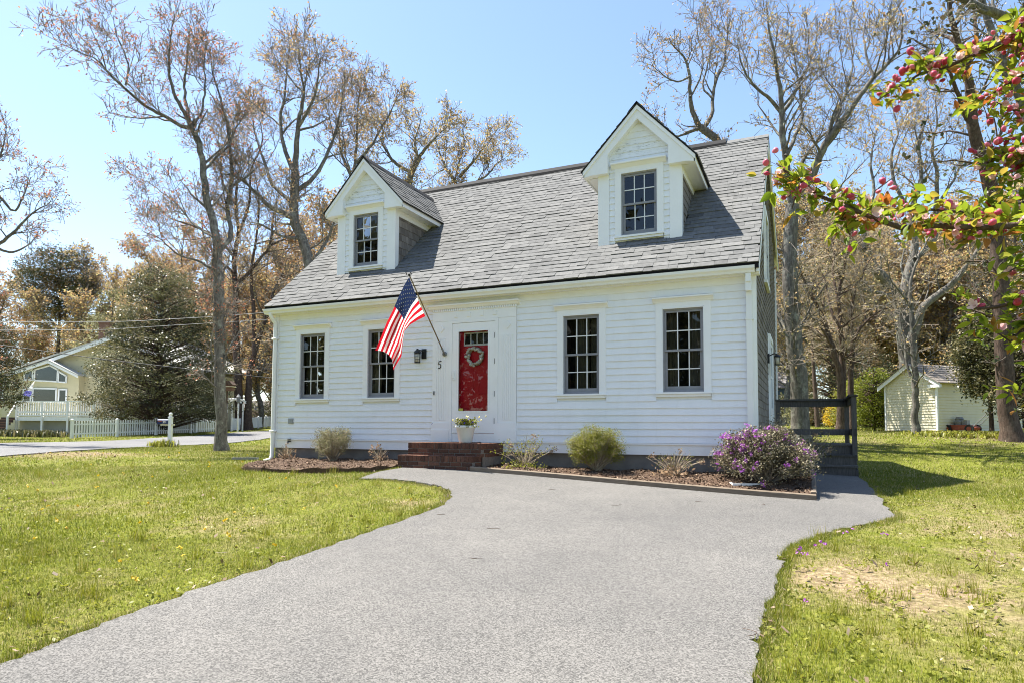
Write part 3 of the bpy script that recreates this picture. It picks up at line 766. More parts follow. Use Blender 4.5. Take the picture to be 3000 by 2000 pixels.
# small fixtures on the wall
num = MB()   # the figure 5
pts = [(4.180, 1.988), (4.128, 1.985), (4.118, 1.93), (4.145, 1.935), (4.168, 1.915), (4.166, 1.875), (4.138, 1.852), (4.108, 1.862)]
num.tube([(x, -.048, z) for x, z in pts], .0085, 6); num.build('house_number', M['black'], house, True)
b = MB(); b.box(4.005, 4.03, -.055, -.03, 1.35, 1.42); b.ball((4.017, -.058, 1.385), .008); b.build('doorbell', M['metalgrey'], house)
b = MB(); b.box(.42, .56, -.03, -.008, .80, .91); b.box(.435, .485, -.037, -.028, .815, .895); b.box(.495, .545, -.037, -.028, .815, .895); b.build('outlet_cover', paint('outlet_grey', (.30, .31, .31), .5), house)
b = MB(); b.tube([(.50, -.01, .43), (.50, -.09, .42), (.50, -.11, .38)], .014, 8); b.tube([(.5, -.07, .43), (.5, -.07, .47)], .008, 6); b.lathe([(.035, 0), (.035, .012)], (.5, -.07, .465), 10); b.tube([(.43, -.02, .435), (.45, -.06, .43)], .012, 6); b.build('hose_spigot', M['black'], house)
def lantern(parent, x, y, z, dx, dy):
    l = MB()
    l.box(x-.05, x+.05, y-.02, y, z-.09, z+.10)
    cx, cy = x+dx, y+dy
    l.tube([(x, y-.01, z+.06), (cx, cy, z+.08)], .012, 6)
    l.lathe([(.075, .02), (.055, .055), (.03, .075), (.018, .10)], (cx, cy, z), 12); l.lathe([(.058, -.175), (.058, -.16), (.05, -.155)], (cx, cy, z), 12); l.lathe([(.06, .0), (.062, .02)], (cx, cy, z), 12)
    for j in range(8):
        a = 2*math.pi*j/8; l.tube([(cx+.052*math.cos(a), cy+.052*math.sin(a), z-.16), (cx+.056*math.cos(a), cy+.056*math.sin(a), z+.01)], .0045, 4)
    for zz in (-.11, -.055): l.tube([(cx+.055*math.cos(2*math.pi*j/16), cy+.055*math.sin(2*math.pi*j/16), z+zz) for j in range(17)], .004, 4)
    o = l.build('wall_lantern', M['black'], parent)
    MB().lathe([(.046, -.155), (.05, .0)], (cx, cy, z), 12).build('lantern_glass', paint('frosted_glass', (.55, .53, .45), .3), o, True)
lantern(house, 3.78, -.02, 2.14, -.10, -.09)
lb = MB(); X = W+.02; lb.box(X-.03, X+.01, 3.72, 3.82, 2.1, 2.3); lb.tube([(X, 3.77, 2.25), (X+.1, 3.77, 2.3), (X+.16, 3.77, 2.28)], .012, 6); lb.lathe([(.07, .0), (.06, .03), (.02, .06)], (X+.16, 3.77, 2.22), 10)
for j in range(4):
    a = math.pi/4+math.pi/2*j; lb.tube([(X+.16+.05*math.cos(a), 3.77+.05*math.sin(a), 2.06), (X+.16+.065*math.cos(a), 3.77+.065*math.sin(a), 2.22)], .006, 4)
lb.lathe([(.055, -.17), (.055, -.15)], (X+.16, 3.77, 2.22), 10); lbo = lb.build('wall_lantern', M['black'], house)
MB().lathe([(.045, -.15), (.055, -.01)], (X+.16, 3.77, 2.22), 10).build('lantern_glass', paint('clear_lamp_glass', (.6, .55, .42), .2), lbo, True)

# ------------------------------------------------------------------ dormers
def dormer(X, seed):
    zb = roofz(DYD); rz = lambda x: DPK-DSL*abs(x-X)
    ymeet = lambda z: (z-RE)/RS-.24
    face = MB(); ws = .335; wz0, wz1 = 4.18, 5.335
    # front wall core around the opening
    y0, y1 = DYD+.012, DYD+.05
    face.box(X-.70, X-ws, y0, y1, zb-.2, 5.62); face.box(X+ws, X+.70, y0, y1, zb-.2, 5.62); face.box(X-ws, X+ws, y0, y1, zb-.2, wz0); face.box(X-ws, X+ws, y0, y1, wz1, 5.62)
    face.prism([(X-.72, 5.62), (X+.72, 5.62), (X, 6.42)], 'y', y0, y1)
    # cheek cores
    for s in (-1, 1):
        xa, xb = sorted((X+s*.735, X+s*.70)); ye = ymeet(5.5)
        face.prism([(DYD+.02, zb-.1), (DYD+.02, 5.55), (ye+.1, 5.55), (ye+.1, 5.5)], 'x', xa, xb)
    fo = face.build('dormer', M['siding'], house)
    # rake boards, boxed returns
    for s in (-1, 1):
        rk = MB(); q = [(0, DPK-.035), (1.0, DPK-.035-DSL*1.0), (1.0, 5.31), (.86, 5.335), (.545, 5.335), (.545, 5.675), (0, 6.25)]
        rk.prism([(X+s*a, z) for a, z in q], 'y', DYF+.03, DYD+.015)
        rk.prism([(X+s*a, z) for a, z in ((0, DPK-.03), (1.01, DPK-.03-DSL*1.01), (1.01, DPK-.11-DSL*1.01), (0, DPK-.11))], 'y', DYF+.008, DYF+.029)
        rk.build('rake_board', M['trim'], fo)
        # corner post with side return
        ps = MB(); xa, xb = sorted((X+s*.545, X+s*.75)); ps.box(xa, xb, DYD-.022, DYD+.012, zb-.12, 5.36)
        xa, xb = sorted((X+s*.735, X+s*.757)); ps.prism([(DYD-.02, roofz(DYD-.02)-.05), (DYD-.02, 5.36), (DYD+.11, 5.36), (DYD+.11, roofz(DYD+.11)-.05)], 'x', xa, xb)
        ps.build('corner_post', M['trim'], fo)
        # eave fascia and soffit along the side
        ez = rz(X+1.0); fz1, fz0 = ez-.03, ez-.15
        fs = MB(); xa, xb = sorted((X+s*.985, X+s*1.005)); ya, yb = ymeet(fz0), ymeet(fz1)
        fs.prism([(DYF+.03, fz0), (DYF+.03, fz1), (yb+.02, fz1), (ya+.02, fz0)], 'x', xa, xb)
        xa, xb = sorted((X+s*.74, X+s*.985)); fs.prism([(DYF+.2, fz0+.02), (DYF+.2, fz0+.04), (ya+.05, fz0+.04), (ya+.03, fz0+.02)], 'x', xa, xb)
        xa, xb = sorted((X+s*.737, X+s*.765)); fs.prism([(DYD+.1, 5.20), (DYD+.1, 5.34), (ymeet(5.34), 5.34), (ymeet(5.2), 5.20)], 'x', xa, xb)
        fs.build('eave_fascia', M['trim'], fo)
        # roof slab
        rr = MB(); e = 1.035; yt, yb = ymeet(DPK), ymeet(rz(X+e))
        P0 = [(X, DYF, DPK-.006), (X, yt+.15, DPK-.006), (X+s*e, yb+.15, rz(X+e)-.006), (X+s*e, DYF, rz(X+e)-.006)]
        P1 = [(a, b_, c-.025) for a, b_, c in P0]
        rr.add(P0+P1, [(0,1,2,3),(7,6,5,4),(0,3,7,4),(1,0,4,5),(2,1,5,6),(3,2,6,7)])
        rr.build('roof_slab', M['roofdark'], fo)
        # shingle tabs on the slope
        rr = random.Random(seed+s); sb = MB(); tn = []; sl = math.hypot(e, DSL*e); nr = int(sl/EX)+1
        dv = np.array([s*e/sl, 0, -DSL*e/sl]); nn = np.array([s*DSL*e/sl, 0, e/sl])
        for k in range(nr):
            u1 = sl-k*EX+.015; u0 = max(u1-EX-.05, 0); y = DYF-rr.uniform(0, .2)
            while y < 3.6:
                w = rr.choice((.15, .2, .26, .31)); ya, yb = max(y, DYF-.008), y+w; y += w
                zc = DPK-(u1-.05)*DSL*e/sl; lim = ymeet(zc)+.06
                yb = min(yb, lim)
                if yb-ya < .03: continue
                th = rr.choice((.006, .01, .014)); vv = []
                for yy in (ya+.0015, yb-.0015):
                    for (uu, h) in ((u1, .001), (u1, th+.006), (u0, .0025)):
                        p = np.array([X, yy, DPK-.004])+dv*uu+nn*h; vv.append(tuple(p))
                sb.add(vv, [(0,1,4,3),(1,2,5,4),(0,2,1),(3,4,5)]); tn += [rr.random()]*4
        me = sb.mesh('dormer_shingles', M['shingle']); a = me.attributes.new('tint', 'FLOAT', 'FACE'); a.data.foreach_set('value', tn)
        tag(link('dormer_shingles', me, fo), kind='stuff')
        # cedar cheek
        cedar_wall('cheek_shingles', fo, X+s*.735, s, DYD+.11, 2.1, zb-.1, lambda y: 5.22, seed+7*s, .15)
    rc = MB(); rc.prism([(X-.15, DPK-.15), (X-.15, DPK-.13), (X, DPK+.03), (X+.15, DPK-.13), (X+.15, DPK-.15), (X, DPK+.012)], 'y', DYF-.01, ymeet(DPK)+.1)
    rc.build('ridge_cap', M['roofdark'], fo)
    # clapboards beside the window and in the gable
    z = zb-.06; k = 0
    while z < 5.66:
        spans = [(-.543, -.438), (.438, .543)] if z < 5.36 else [(-.543, .543)]
        for a, b_ in spans: clap(X+a, X+b_, z, EXP*1.0, DYD, fo)
        z += EXP
    while z+EXP < 6.2:
        a0, a1 = (6.25-z)/DSL+.01, (6.25-z-EXP)/DSL+.01
        a0 = min(a0, .56)
        cb = MB(); yb0, yt0 = DYD-.017, DYD-.004
        cb.add([(X-a0, yb0, z), (X+a0, yb0, z), (X+a1, yt0, z+EXP+.01), (X-a1, yt0, z+EXP+.01), (X-a0, DYD+.014, z), (X+a0, DYD+.014, z), (X+a1, DYD+.014, z+EXP+.01), (X-a1, DYD+.014, z+EXP+.01)],
               [(0,1,2,3),(7,6,5,4),(0,4,5,1),(1,5,6,2),(2,6,7,3),(3,7,4,0)])
        cb.build('clapboard', M['siding'], fo); z += EXP
    w = MB(); y = DYD
    w.box(X-.44, X-ws, y-.03, y+.012, wz0-.03, wz1+.005); w.box(X+ws, X+.44, y-.03, y+.012, wz0-.03, wz1+.005); w.box(X-.44, X+.44, y-.03, y+.012, wz1+.005, wz1+.09)
    w.box(X-ws-.001, X-ws+.012, y-.034, y+.02, wz0, wz1); w.box(X+ws-.012, X+ws+.001, y-.034, y+.02, wz0, wz1); w.box(X-ws+.012, X+ws-.012, y-.034, y+.02, wz1-.012, wz1+.004)
    w.build('window_casing', M['trim'], fo)
    s_ = MB(); s_.box(X-.45, X+.45, y-.06, y+.012, wz0-.035, wz0-.002); s_.box(X-.43, X+.43, y-.036, y+.012, wz0-.08, wz0-.037); s_.build('sill', M['trim'], fo)
    cr = MB(); z = wz1+.09; cr.prism([(y-.03, z), (y-.045, z+.015), (y-.08, z+.05), (y-.12, z+.06), (y-.12, z+.085), (y+.01, z+.11), (y+.01, z)], 'x', X-.50, X+.50); cr.build('cornice', M['trim'], fo)
    sashes(X-ws, X+ws, wz0, wz1, y, fo, ((.0, .25), (.75, 1)) if X < 4 else (), 4.78 if X < 4 else None)
    return fo
for i, X in enumerate(DOX): dormer(X, 30+10*i)

# ================================================================== BRICK STEPS
steps = thing('brick_steps', 'two dark red brick steps leading up to the front door', 'steps', (4.74, -.61, 0))
def bl(x0, x1, y0, y1, z0, z1):
    return (x0-4.74, x1-4.74, y0+.61, y1+.61, z0, z1)
SX0, SX1 = 4.0, 5.48
co = MB(); co.box(*bl(SX0+.012, SX1-.012, -.89, -.03, -.25, .444)); co.box(*bl(SX0+.012, SX1-.012, -1.208, -.85, -.25, .234)); co.build('mortar_core', M['mortar'], steps)
brick_cache = {}
rb = random.Random(3)
def brick(x0, x1, y0, y1, z0, z1):
    sx, sy, sz = x1-x0, y1-y0, z1-z0; key = (round(sx, 3), round(sy, 3), round(sz, 3))
    if key not in brick_cache:
        bm = bmesh.new(); bmesh.ops.create_cube(bm, size=1)
        for v in bm.verts: v.co = Vector((v.co.x*sx, v.co.y*sy, v.co.z*sz))
        bmesh.ops.bevel(bm, geom=bm.edges[:], offset=.004, segments=1, affect='EDGES')
        me = bpy.data.meshes.new('brick'); bm.to_mesh(me); bm.free(); me.materials.append(M['brick']); brick_cache[key] = me
    o = link('brick', brick_cache[key], steps, ((x0+x1)/2-4.74+rb.uniform(-.002, .002), (y0+y1)/2+.61+rb.uniform(-.002, .002), (z0+z1)/2+rb.uniform(-.0015, .0015)))
    o.rotation_euler = (rb.uniform(-.01, .01), rb.uniform(-.01, .01), rb.uniform(-.01, .01))
def flight(yf, yb, z0, zt):
    n = 19; p = (SX1-SX0)/n
    for i in range(n): brick(SX0+i*p+.004, SX0+(i+1)*p-.004, yf, yf+.2, zt-.10, zt)        # rowlock edge
    z = zt-.11; row = 0
    while z-.057 > z0-.08:
        x = SX0-(.1 if row % 2 else 0)
        while x < SX1-.02:
            a, c = max(x, SX0), min(x+.203, SX1)
            if c-a > .04: brick(a+.004, c-.004, yf, yf+.09, z-.057, z)
            x += .21
        y = yf+.1+(.05 if row % 2 else 0)
        while y < yb-.03:
            c = min(y+.2, yb); brick(SX1-.088, SX1-.0005, y+.004, c-.002, z-.057, z); y += .208
        z -= .067; row += 1
    y = yf+.205
    while y < yb-.04:
        c = min(y+.2, yb-.002); brick(SX1-.07, SX1, y+.002, c-.002, zt-.1, zt-.001); y += .204
flight(-1.22, -.9, -.06, .245)
flight(-.9, -.02, .245, .455)
pv = MB()
y = -.69
while y < -.06:
    for i in range(13):
        x = SX0+.005+i*.108
        if x+.1 < SX1-.075: pv.box(*bl(x, x+.1, y+.003, y+.2, .40, .4535))
    y += .207
pv.box(*bl(SX0+.005, SX1-.075, -1.015, -.90, .2, .2415))
tag(pv.build('paving_bricks', M['brick'], steps), kind='stuff')
MB().box(4.45-4.74, 5.05-4.74, -.36+.61, -.06+.61, .4545, .463).build('door_mat', M['black'], steps)

# ================================================================== VEGETATION HELPERS
def unit(v): return v/(np.linalg.norm(v, axis=-1, keepdims=True)+1e-9)
def resample(pts, n):
    pts = np.asarray(pts, float); s = np.r_[0, np.cumsum(np.linalg.norm(np.diff(pts, axis=0), axis=1))]
    t = np.linspace(0, s[-1], n); return np.stack([np.interp(t, s, pts[:, k]) for k in range(3)], 1)
def tubes(Pn, Rn, sides):
    """Pn (N,n,3), Rn (N,n) -> V, quads"""
    Nn, n, _ = Pn.shape
    T = np.empty_like(Pn); T[:, 1:-1] = Pn[:, 2:]-Pn[:, :-2]; T[:, 0] = Pn[:, 1]-Pn[:, 0]; T[:, -1] = Pn[:, -1]-Pn[:, -2]; T = unit(T)
    mean = unit(Pn[:, -1]-Pn[:, 0]); ref = np.where(np.abs(mean[:, 2:3]) < .85, np.array([[0, 0, 1.]]), np.array([[1., 0, 0]]))[:, None, :]
    A = unit(ref-T*(ref*T).sum(-1, keepdims=True)); B = np.cross(T, A)
    an = 2*np.pi*np.arange(sides)/sides
    ring = Pn[:, :, None, :]+Rn[:, :, None, None]*(A[:, :, None, :]*np.cos(an)[None, None, :, None]+B[:, :, None, :]*np.sin(an)[None, None, :, None])
    V = ring.reshape(-1, 3)
    b = (np.arange(Nn)*n*sides)[:, None, None]; i = np.arange(n-1)[None, :, None]*sides; j = np.arange(sides)[None, None, :]; j2 = (j+1) % sides
    Q = np.stack([b+i+j, b+i+j2, b+i+sides+j2, b+i+sides+j], -1).reshape(-1, 4)
    return V, Q
def children(rg, Pp, Rp, per_len, Lmin, Lmax, n, rmax, f0=.2, spread=(30, 65), up=.25, wander=.16, ratio=.6, taper=.25, flat=1.0):
    """branches of the next order on every branch of Pp"""
    Nn, k, _ = Pp.shape
    ln = np.linalg.norm(np.diff(Pp, axis=1), axis=2).sum(1)
    cnt = np.floor(ln*per_len+rg.uniform(0, 1, Nn)).astype(int)
    idx = np.repeat(np.arange(Nn), cnt)
    if len(idx) == 0: return np.zeros((0, n, 3)), np.zeros((0, n))
    f = rg.uniform(f0, 1.0, len(idx))**.85*(k-1); i0 = np.minimum(f.astype(int), k-2); t = (f-i0)[:, None]
    p = Pp[idx, i0]*(1-t)+Pp[idx, i0+1]*t; tan = unit(Pp[idx, i0+1]-Pp[idx, i0])
    r = Rp[idx, i0]*(1-t[:, 0])+Rp[idx, i0+1]*t[:, 0]
    rv = rg.normal(size=(len(idx), 3)); rv[:, 2] *= flat; side = unit(rv-tan*(rv*tan).sum(1, keepdims=True))
    ang = np.radians(rg.uniform(*spread, len(idx)))[:, None]
    d = unit(tan*np.cos(ang)+side*np.sin(ang)+np.array([0, 0, up])*.6)
    L = rg.uniform(Lmin, Lmax, len(idx))*(1-.55*f/(k-1)); r0 = np.minimum(r*ratio, rmax)*rg.uniform(.7, 1, len(idx))
    out = np.empty((len(idx), n, 3)); out[:, 0] = p; st = (L/(n-1))[:, None]
    for q in range(1, n):
        d = unit(d+rg.normal(0, wander, d.shape)+np.array([0, 0, up*.35])); out[:, q] = out[:, q-1]+d*st
    R = r0[:, None]*np.linspace(1, taper, n)[None, :]
    return out, R
def rhombi(C, size, rg, aspect=.55, bias=None):
    """leaf-sized faces at C"""
    n = len(C); nrm = rg.normal(size=(n, 3))
    if bias is not None: nrm = nrm+bias
    nrm = unit(nrm); a = unit(np.cross(nrm, rg.normal(size=(n, 3)))); b = np.cross(nrm, a)
    s = (size*rg.uniform(.6, 1.3, n))[:, None] if np.isscalar(size) else size[:, None]
    V = np.stack([C-a*s*.5, C+b*s*aspect*.5, C+a*s*.5, C-b*s*aspect*.5], 1).reshape(-1, 3)
    k = np.arange(n)*4
    return V, np.c_[k, k+1, k+2, k+3]
def merge(parts):
    """parts: (V, Q, mat, tint) -> one mesh's arrays"""
    V = []; Q = []; MI = []; TT = []; o = 0
    for v, q, m_, t in parts:
        V.append(v); Q.append(q+o); MI.append(np.full(len(q), m_)); TT.append(t if t is not None else np.zeros(len(q))); o += len(v)
    return np.vstack(V), np.vstack(Q), np.concatenate(MI), np.concatenate(TT)
def bare_tree(name, label, loc, limbs, seed, bark, twig, bud, group=None, lv=((1.1, 1.2, 3.0), (2.4, .7, 1.5), (4.5, .35, .8)), budn=2.2, budsize=.06, rtip=.0065, up=.16, sides=9, leafy=0, cat='tree', spread=(32, 72), budspread=.06):
    """limbs: list of (points rel. to loc, r0, r1)"""
    rg = np.random.default_rng(seed); t = thing(name, label, cat, loc, 0, group)
    parts = []; LP = []; LR = []
    for pts, r0, r1 in limbs:
        k = 18; q_ = np.asarray(pts, float); p = resample(catmull(q_, 5) if len(q_) > 2 else q_, k); L = np.linalg.norm(p[-1]-p[0])
        p[1:-1] += rg.normal(0, .0035*min(L, 4), p[1:-1].shape)
        R = np.linspace(r0, r1, k)
        LP.append(p); LR.append(R)
    LP = np.array(LP); LR = np.array(LR)
    base_ = LR.copy()
    for i, (pts, r0, r1) in enumerate(limbs):
        if abs(pts[0][2]) < .35: base_[i, 0] *= 1.45; base_[i, 1] *= 1.08      # root flare
    V, Q = tubes(LP, base_, sides); parts.append((V, Q, 0, None))
    A, AR = children(rg, LP, LR, lv[0][0]*1.5, lv[0][1], lv[0][2]*1.15, 6, .05, .22, spread, up)
    V, Q = tubes(A, AR, 4); parts.append((V, Q, 0, None))
    v, q, mi, tt = merge(parts)
    link('trunk', npmesh('trunk', v, quads=q, mats=[bark], smooth=True), t)
    B, BR = children(rg, np.concatenate([A, LP[:, 12:]]), np.concatenate([AR, LR[:, 12:]]), lv[1][0]*1.5, lv[1][1], lv[1][2], 4, .018, .15, spread, up)
    BR = np.maximum(BR, rtip*1.3)
    Cc, CR = children(rg, B, BR, lv[2][0]*1.9, lv[2][1], lv[2][2], 3, .008, .1, spread, up, ratio=.8, taper=.5)
    CR = np.maximum(CR, rtip)
    parts = []
    V, Q = tubes(B, BR, 3); parts.append((V, Q, 0, np.repeat(rg.uniform(0, 1, len(B)), 3*3)))
    V, Q = tubes(Cc, CR, 3); parts.append((V, Q, 0, np.repeat(rg.uniform(0, 1, len(Cc)), 2*3)))
    n = int(len(Cc)*budn*.8); i = rg.integers(0, len(Cc), n); f = rg.integers(1, 3, n)
    C = Cc[i, f]+rg.normal(0, budspread, (n, 3)); V, Q = rhombi(C, budsize, rg, .7); parts.append((V, Q, 1, rg.uniform(0, 1, n)))
    v, q, mi, tt = merge(parts)
    link('crown', npmesh('crown', v, quads=q, mats=[twig, bud], mi_q=mi, tint_q=tt), t)
    return t
def copy_thing(src, name, loc, rotz=0, scale=1, label=None, group=None):
    r = src.copy(); COL.objects.link(r); r.location = loc; r.rotation_euler = (0, 0, rotz); r.scale = (scale,)*3 if not hasattr(scale, '__len__') else scale
    if label: r['label'] = label
    if group: r['group'] = group
    for ch in src.children:
        c = ch.copy(); COL.objects.link(c); c.parent = r
        for g_ in ch.children:
            d = g_.copy(); COL.objects.link(d); d.parent = c
    return r
def rel(pts, loc): return [np.asarray(p, float)-np.asarray(loc) for p in pts]

def shrub(name, label, loc, rx, ry, h, seed, leaf, twig, nst=26, nleaf=6000, ls=.02, flowers=None, shell=.55, low=.12, group=None, twigR=.005, hole=0, extra=None):
    """rounded bush: stems fan out of the base, leaves crowd the twig ends"""
    rg = np.random.default_rng(seed); t = thing(name, label, 'shrub', loc, 0, group)
    a = rg.uniform(0, 2*np.pi, nst); e = rg.uniform(.25, 1.0, nst); L = []
    for i in range(nst):
        q = rg.uniform(.65, .98); end = np.array([math.cos(a[i])*rx*q*math.cos(e[i]*1.35)*1.0, math.sin(a[i])*ry*q*math.cos(e[i]*1.35), low+(h-low)*q*math.sin(e[i]*1.5)])
        b = np.array([rg.normal(0, .05*rx), rg.normal(0, .05*ry), 0]); mid = (b+end)*.5+np.array([0, 0, -.02])+rg.normal(0, .02, 3)*rx; L.append(resample([b, mid, end], 7))
    L = np.array(L); R = np.linspace(twigR*2, twigR, 7)[None].repeat(nst, 0)
    A, AR = children(rg, L, R, 10/max(rx, .3), .25*rx, .55*rx, 4, twigR, .3, (20, 55), .2); B, BR = children(rg, A, AR, 9/max(rx, .3), .12*rx, .3*rx, 3, twigR*.7, .2, (20, 60), .2)
    AR = np.maximum(AR, twigR*.5); BR = np.maximum(BR, twigR*.4)
    ps = []
    for X, XR, s in ((L, R, 5), (A, AR, 3), (B, BR, 3)):
        if len(X): V, Q = tubes(X, XR, s); ps.append((V, Q, 0, rg.uniform(0, 1, len(Q))))
    v, q, mi, tt = merge(ps); link('stems', npmesh('stems', v, quads=q, mats=[twig], tint_q=tt), t)
    ends = np.concatenate([B[:, -1], A[:, -1], B[:, 1]]) if len(B) else A[:, -1]
    i = rg.integers(0, len(ends), nleaf); C = ends[i]+rg.normal(0, ls*1.6, (nleaf, 3))
    out = np.sqrt((C[:, 0]/rx)**2+(C[:, 1]/ry)**2+((C[:, 2]-.3*h)/(.75*h))**2)
    C = C[(out < 1.12) & (C[:, 2] > .02) & ((out > shell) | (rg.uniform(0, 1, nleaf) < .3))]
    V, Q = rhombi(C, ls, rg, .6, np.array([0, 0, .5])); link('leaves', npmesh('leaves', V, quads=Q, mats=[leaf], tint_q=rg.uniform(0, 1, len(Q))), t)
    if flowers:
        fm, nf, fs, zone = flowers; out = np.sqrt((ends[:, 0]/rx)**2+(ends[:, 1]/ry)**2+((ends[:, 2]-.3*h)/(.7*h))**2)
        E = ends[(out > .72) & zone(ends)]
        if len(E):
            c = E[rg.integers(0, len(E), nf)]; c = c+unit(c-np.array([0, 0, h*.3]))*.03
            C = np.repeat(c, 9, 0)+rg.normal(0, fs*.55, (nf*9, 3)); V, Q = rhombi(C, fs, rg, .85)
            link('flowers', npmesh('flowers', V, quads=Q, mats=[fm], tint_q=rg.uniform(0, 1, len(Q))), t)
    return t
def twiggy(name, label, loc, n, rx, h, seed, twig, leaf=None, nl=0, ls=.03, heads=None, lean=(0, 0), group=None, r=.006, base_leaf=None):
    """bare stems fanning from the ground, few leaves"""
    rg = np.random.default_rng(seed); t = thing(name, label, 'shrub', loc, 0, group)
    a = rg.uniform(0, 2*np.pi, n); q = rg.uniform(.15, 1, n); L = []
    for i in range(n):
        e = np.array([math.cos(a[i])*rx*q[i]+lean[0], math.sin(a[i])*rx*q[i]+lean[1], h*rg.uniform(.55, 1)*(1-.35*q[i])])
        b = np.array([rg.normal(0, .04), rg.normal(0, .04), -.02]); L.append(resample([b, b*.3+e*.5+np.array([0, 0, .08*h])+rg.normal(0, .03*h, 3), e], 7))
    L = np.array(L); R = np.linspace(r, r*.5, 7)[None].repeat(n, 0)
    A, AR = children(rg, L, R, 5, .1*h, .35*h, 4, r*.7, .35, (15, 50), .3); AR = np.maximum(AR, r*.35)
    ps = []
    for X, XR, s in ((L, R, 5), (A, AR, 3)):
        if len(X): V, Q = tubes(X, XR, s); ps.append((V, Q, 0, rg.uniform(0, 1, len(Q))))
    v, qq, mi, tt = merge(ps); link('stems', npmesh('stems', v, quads=qq, mats=[twig], tint_q=tt), t)
    ends = np.concatenate([A[:, -1], L[:, -1], L[:, 4]])
    if leaf and nl:
        C = ends[rg.integers(0, len(ends), nl)]+rg.normal(0, ls*.9, (nl, 3)); V, Q = rhombi(C, ls, rg, .5); link('leaves', npmesh('leaves', V, quads=Q, mats=[leaf], tint_q=rg.uniform(0, 1, nl)), t)
    if base_leaf:
        m_, k, s = base_leaf; C = np.c_[rg.normal(0, rx*.28, (k, 2)), np.abs(rg.normal(.05, .05, k))]; V, Q = rhombi(C, s, rg, .5); link('basal_leaves', npmesh('basal_leaves', V, quads=Q, mats=[m_], tint_q=rg.uniform(0, 1, k)), t)
    if heads:
        m_, k, s = heads; c = L[rg.choice(n, k, replace=False), -1]; C = np.repeat(c, 26, 0)+rg.normal(0, s*.45, (k*26, 3)); V, Q = rhombi(C, s*.55, rg, .8); link('dried_heads', npmesh('dried_heads', V, quads=Q, mats=[m_], tint_q=rg.uniform(0, 1, len(Q))), t)
    return t

# ================================================================== FRONT GARDEN THINGS
ed = thing('bed_edging', 'low weathered timber edging round the mulch bed beside the driveway', 'edging', (8, -1.25, 0))
def timber(pts, w, h):
    b = MB()
    for i in range(len(pts)-1):
        (xa, ya), (xb, yb) = pts[i], pts[i+1]; L = math.hypot(xb-xa, yb-ya); nx_, ny_ = -(yb-ya)/L*w/2, (xb-xa)/L*w/2
        za, zb = g1(xa, ya)-.03, g1(xb, yb)-.03; v = []
        for (x, y, z) in ((xa, ya, za), (xb, yb, zb)):
            for s, hh in ((-1, 0), (1, 0), (1, h-.012), (.7, h), (-.7, h), (-1, h-.012)): v.append((x+nx_*s-8, y+ny_*s+1.25, z+hh))
        b.add(v, [(0,1,7,6),(1,2,8,7),(2,3,9,8),(3,4,10,9),(4,5,11,10),(5,0,6,11),(5,4,3,2,1,0),(6,7,8,9,10,11)])
    return b
timber([(5.46, -1.25), (6.8, -1.252), (8.1, -1.25)], .085, .125).build('timber', M['timber'], ed)
timber([(8.104, -1.25), (9.4, -1.256), (10.63, -1.262)], .085, .125).build('timber', M['timber'], ed)
timber([(10.60, -1.21), (10.61, .4), (10.62, 2.5)], .075, .15).build('timber', M['timber'], ed)

def gm(x, y): return float(mulch_z(np.array([x]), np.array([y]))[0])+.015
def spot(u, v, y):  # facade-parallel plane through y
    d = ray(u, v); t = (y-CAMP[1])/d[1]; p = CAMP+d*t; return (p[0], y, gm(p[0], y))
twiggy('bare_clump', 'small bare twig clump with dried pink tips beside the corner downspout', spot(838, 1350, -.35), 26, .24, .34, 41, M['twig_tan'], M['boxleaf2'], 90, .02, (M['deadhead'], 5, .035), base_leaf=(M['deadhead'], 160, .05))
shrub('rounded_shrub', 'grey-green rounded shrub under the two windows nearest the road', spot(975, 1350, -.55), .56, .45, .66, 42, M['boxleaf2'], M['twig_tan'], 44, 13000, .018, shell=.4, low=.05)
twiggy('bare_clump', 'small dead hydrangea clump with one brown flower head beside the brick steps', spot(1112, 1352, -.35), 18, .26, .34, 43, M['twig_tan'], M['boxleaf2'], 60, .02, (M['deadhead'], 3, .075), base_leaf=(M['deadhead'], 120, .05))
twiggy('sprouting_shrub', 'twiggy shrub with sprouting green leaf buds right of the brick steps', spot(1535, 1365, -.55), 34, .62, .68, 44, M['twig_tan'], M['boxleaf'], 420, .035, (M['deadhead'], 4, .05), base_leaf=(M['boxleaf'], 260, .05))
shrub('rounded_shrub', 'bright green rounded shrub in the middle of the timber edged bed', spot(1745, 1375, -.55), .56, .48, .70, 45, M['boxleaf'], M['twig_tan'], 50, 26000, .020, shell=.35, low=.04)
twiggy('bare_clump', 'bare tan hydrangea stems between the green round shrub and the purple azalea', spot(1975, 1392, -.55), 44, .46, .46, 46, M['twig_tan'], M['boxleaf'], 110, .03, (M['deadhead'], 4, .05), base_leaf=(M['deadhead'], 260, .06))
az = shrub('flowering_azalea', 'large azalea covered in purple flowers at the right front corner of the house', (9.93, -.62, gm(9.93, -.62)-.08), .84, .55, .80, 47, M['rholeaf'], M['twig'], 60, 30000, .030, (M['purple'], 300, .030, lambda e: (e[:, 0] < -.05) | (np.random.default_rng(1).uniform(0, 1, len(e)) < .28)), shell=.2, low=.04)
shrub('tan_shrub', 'tan-leaved shrub behind the purple azalea against the corner board', (10.08, .25, gm(10.08, .25)-.05), .36, .4, .92, 48, M['rholeaf'], M['twig'], 34, 5000, .028, shell=.3, low=.1)
twiggy('stemmy_plant', 'leggy plant with dark stems leaning toward the walk beside the azalea', (10.35, .2, gm(10.35, .2)-.04), 60, .40, .80, 49, M['twig'], M['holly'], 500, .045, (M['deadhead'], 7, .05), (.18, -.1))
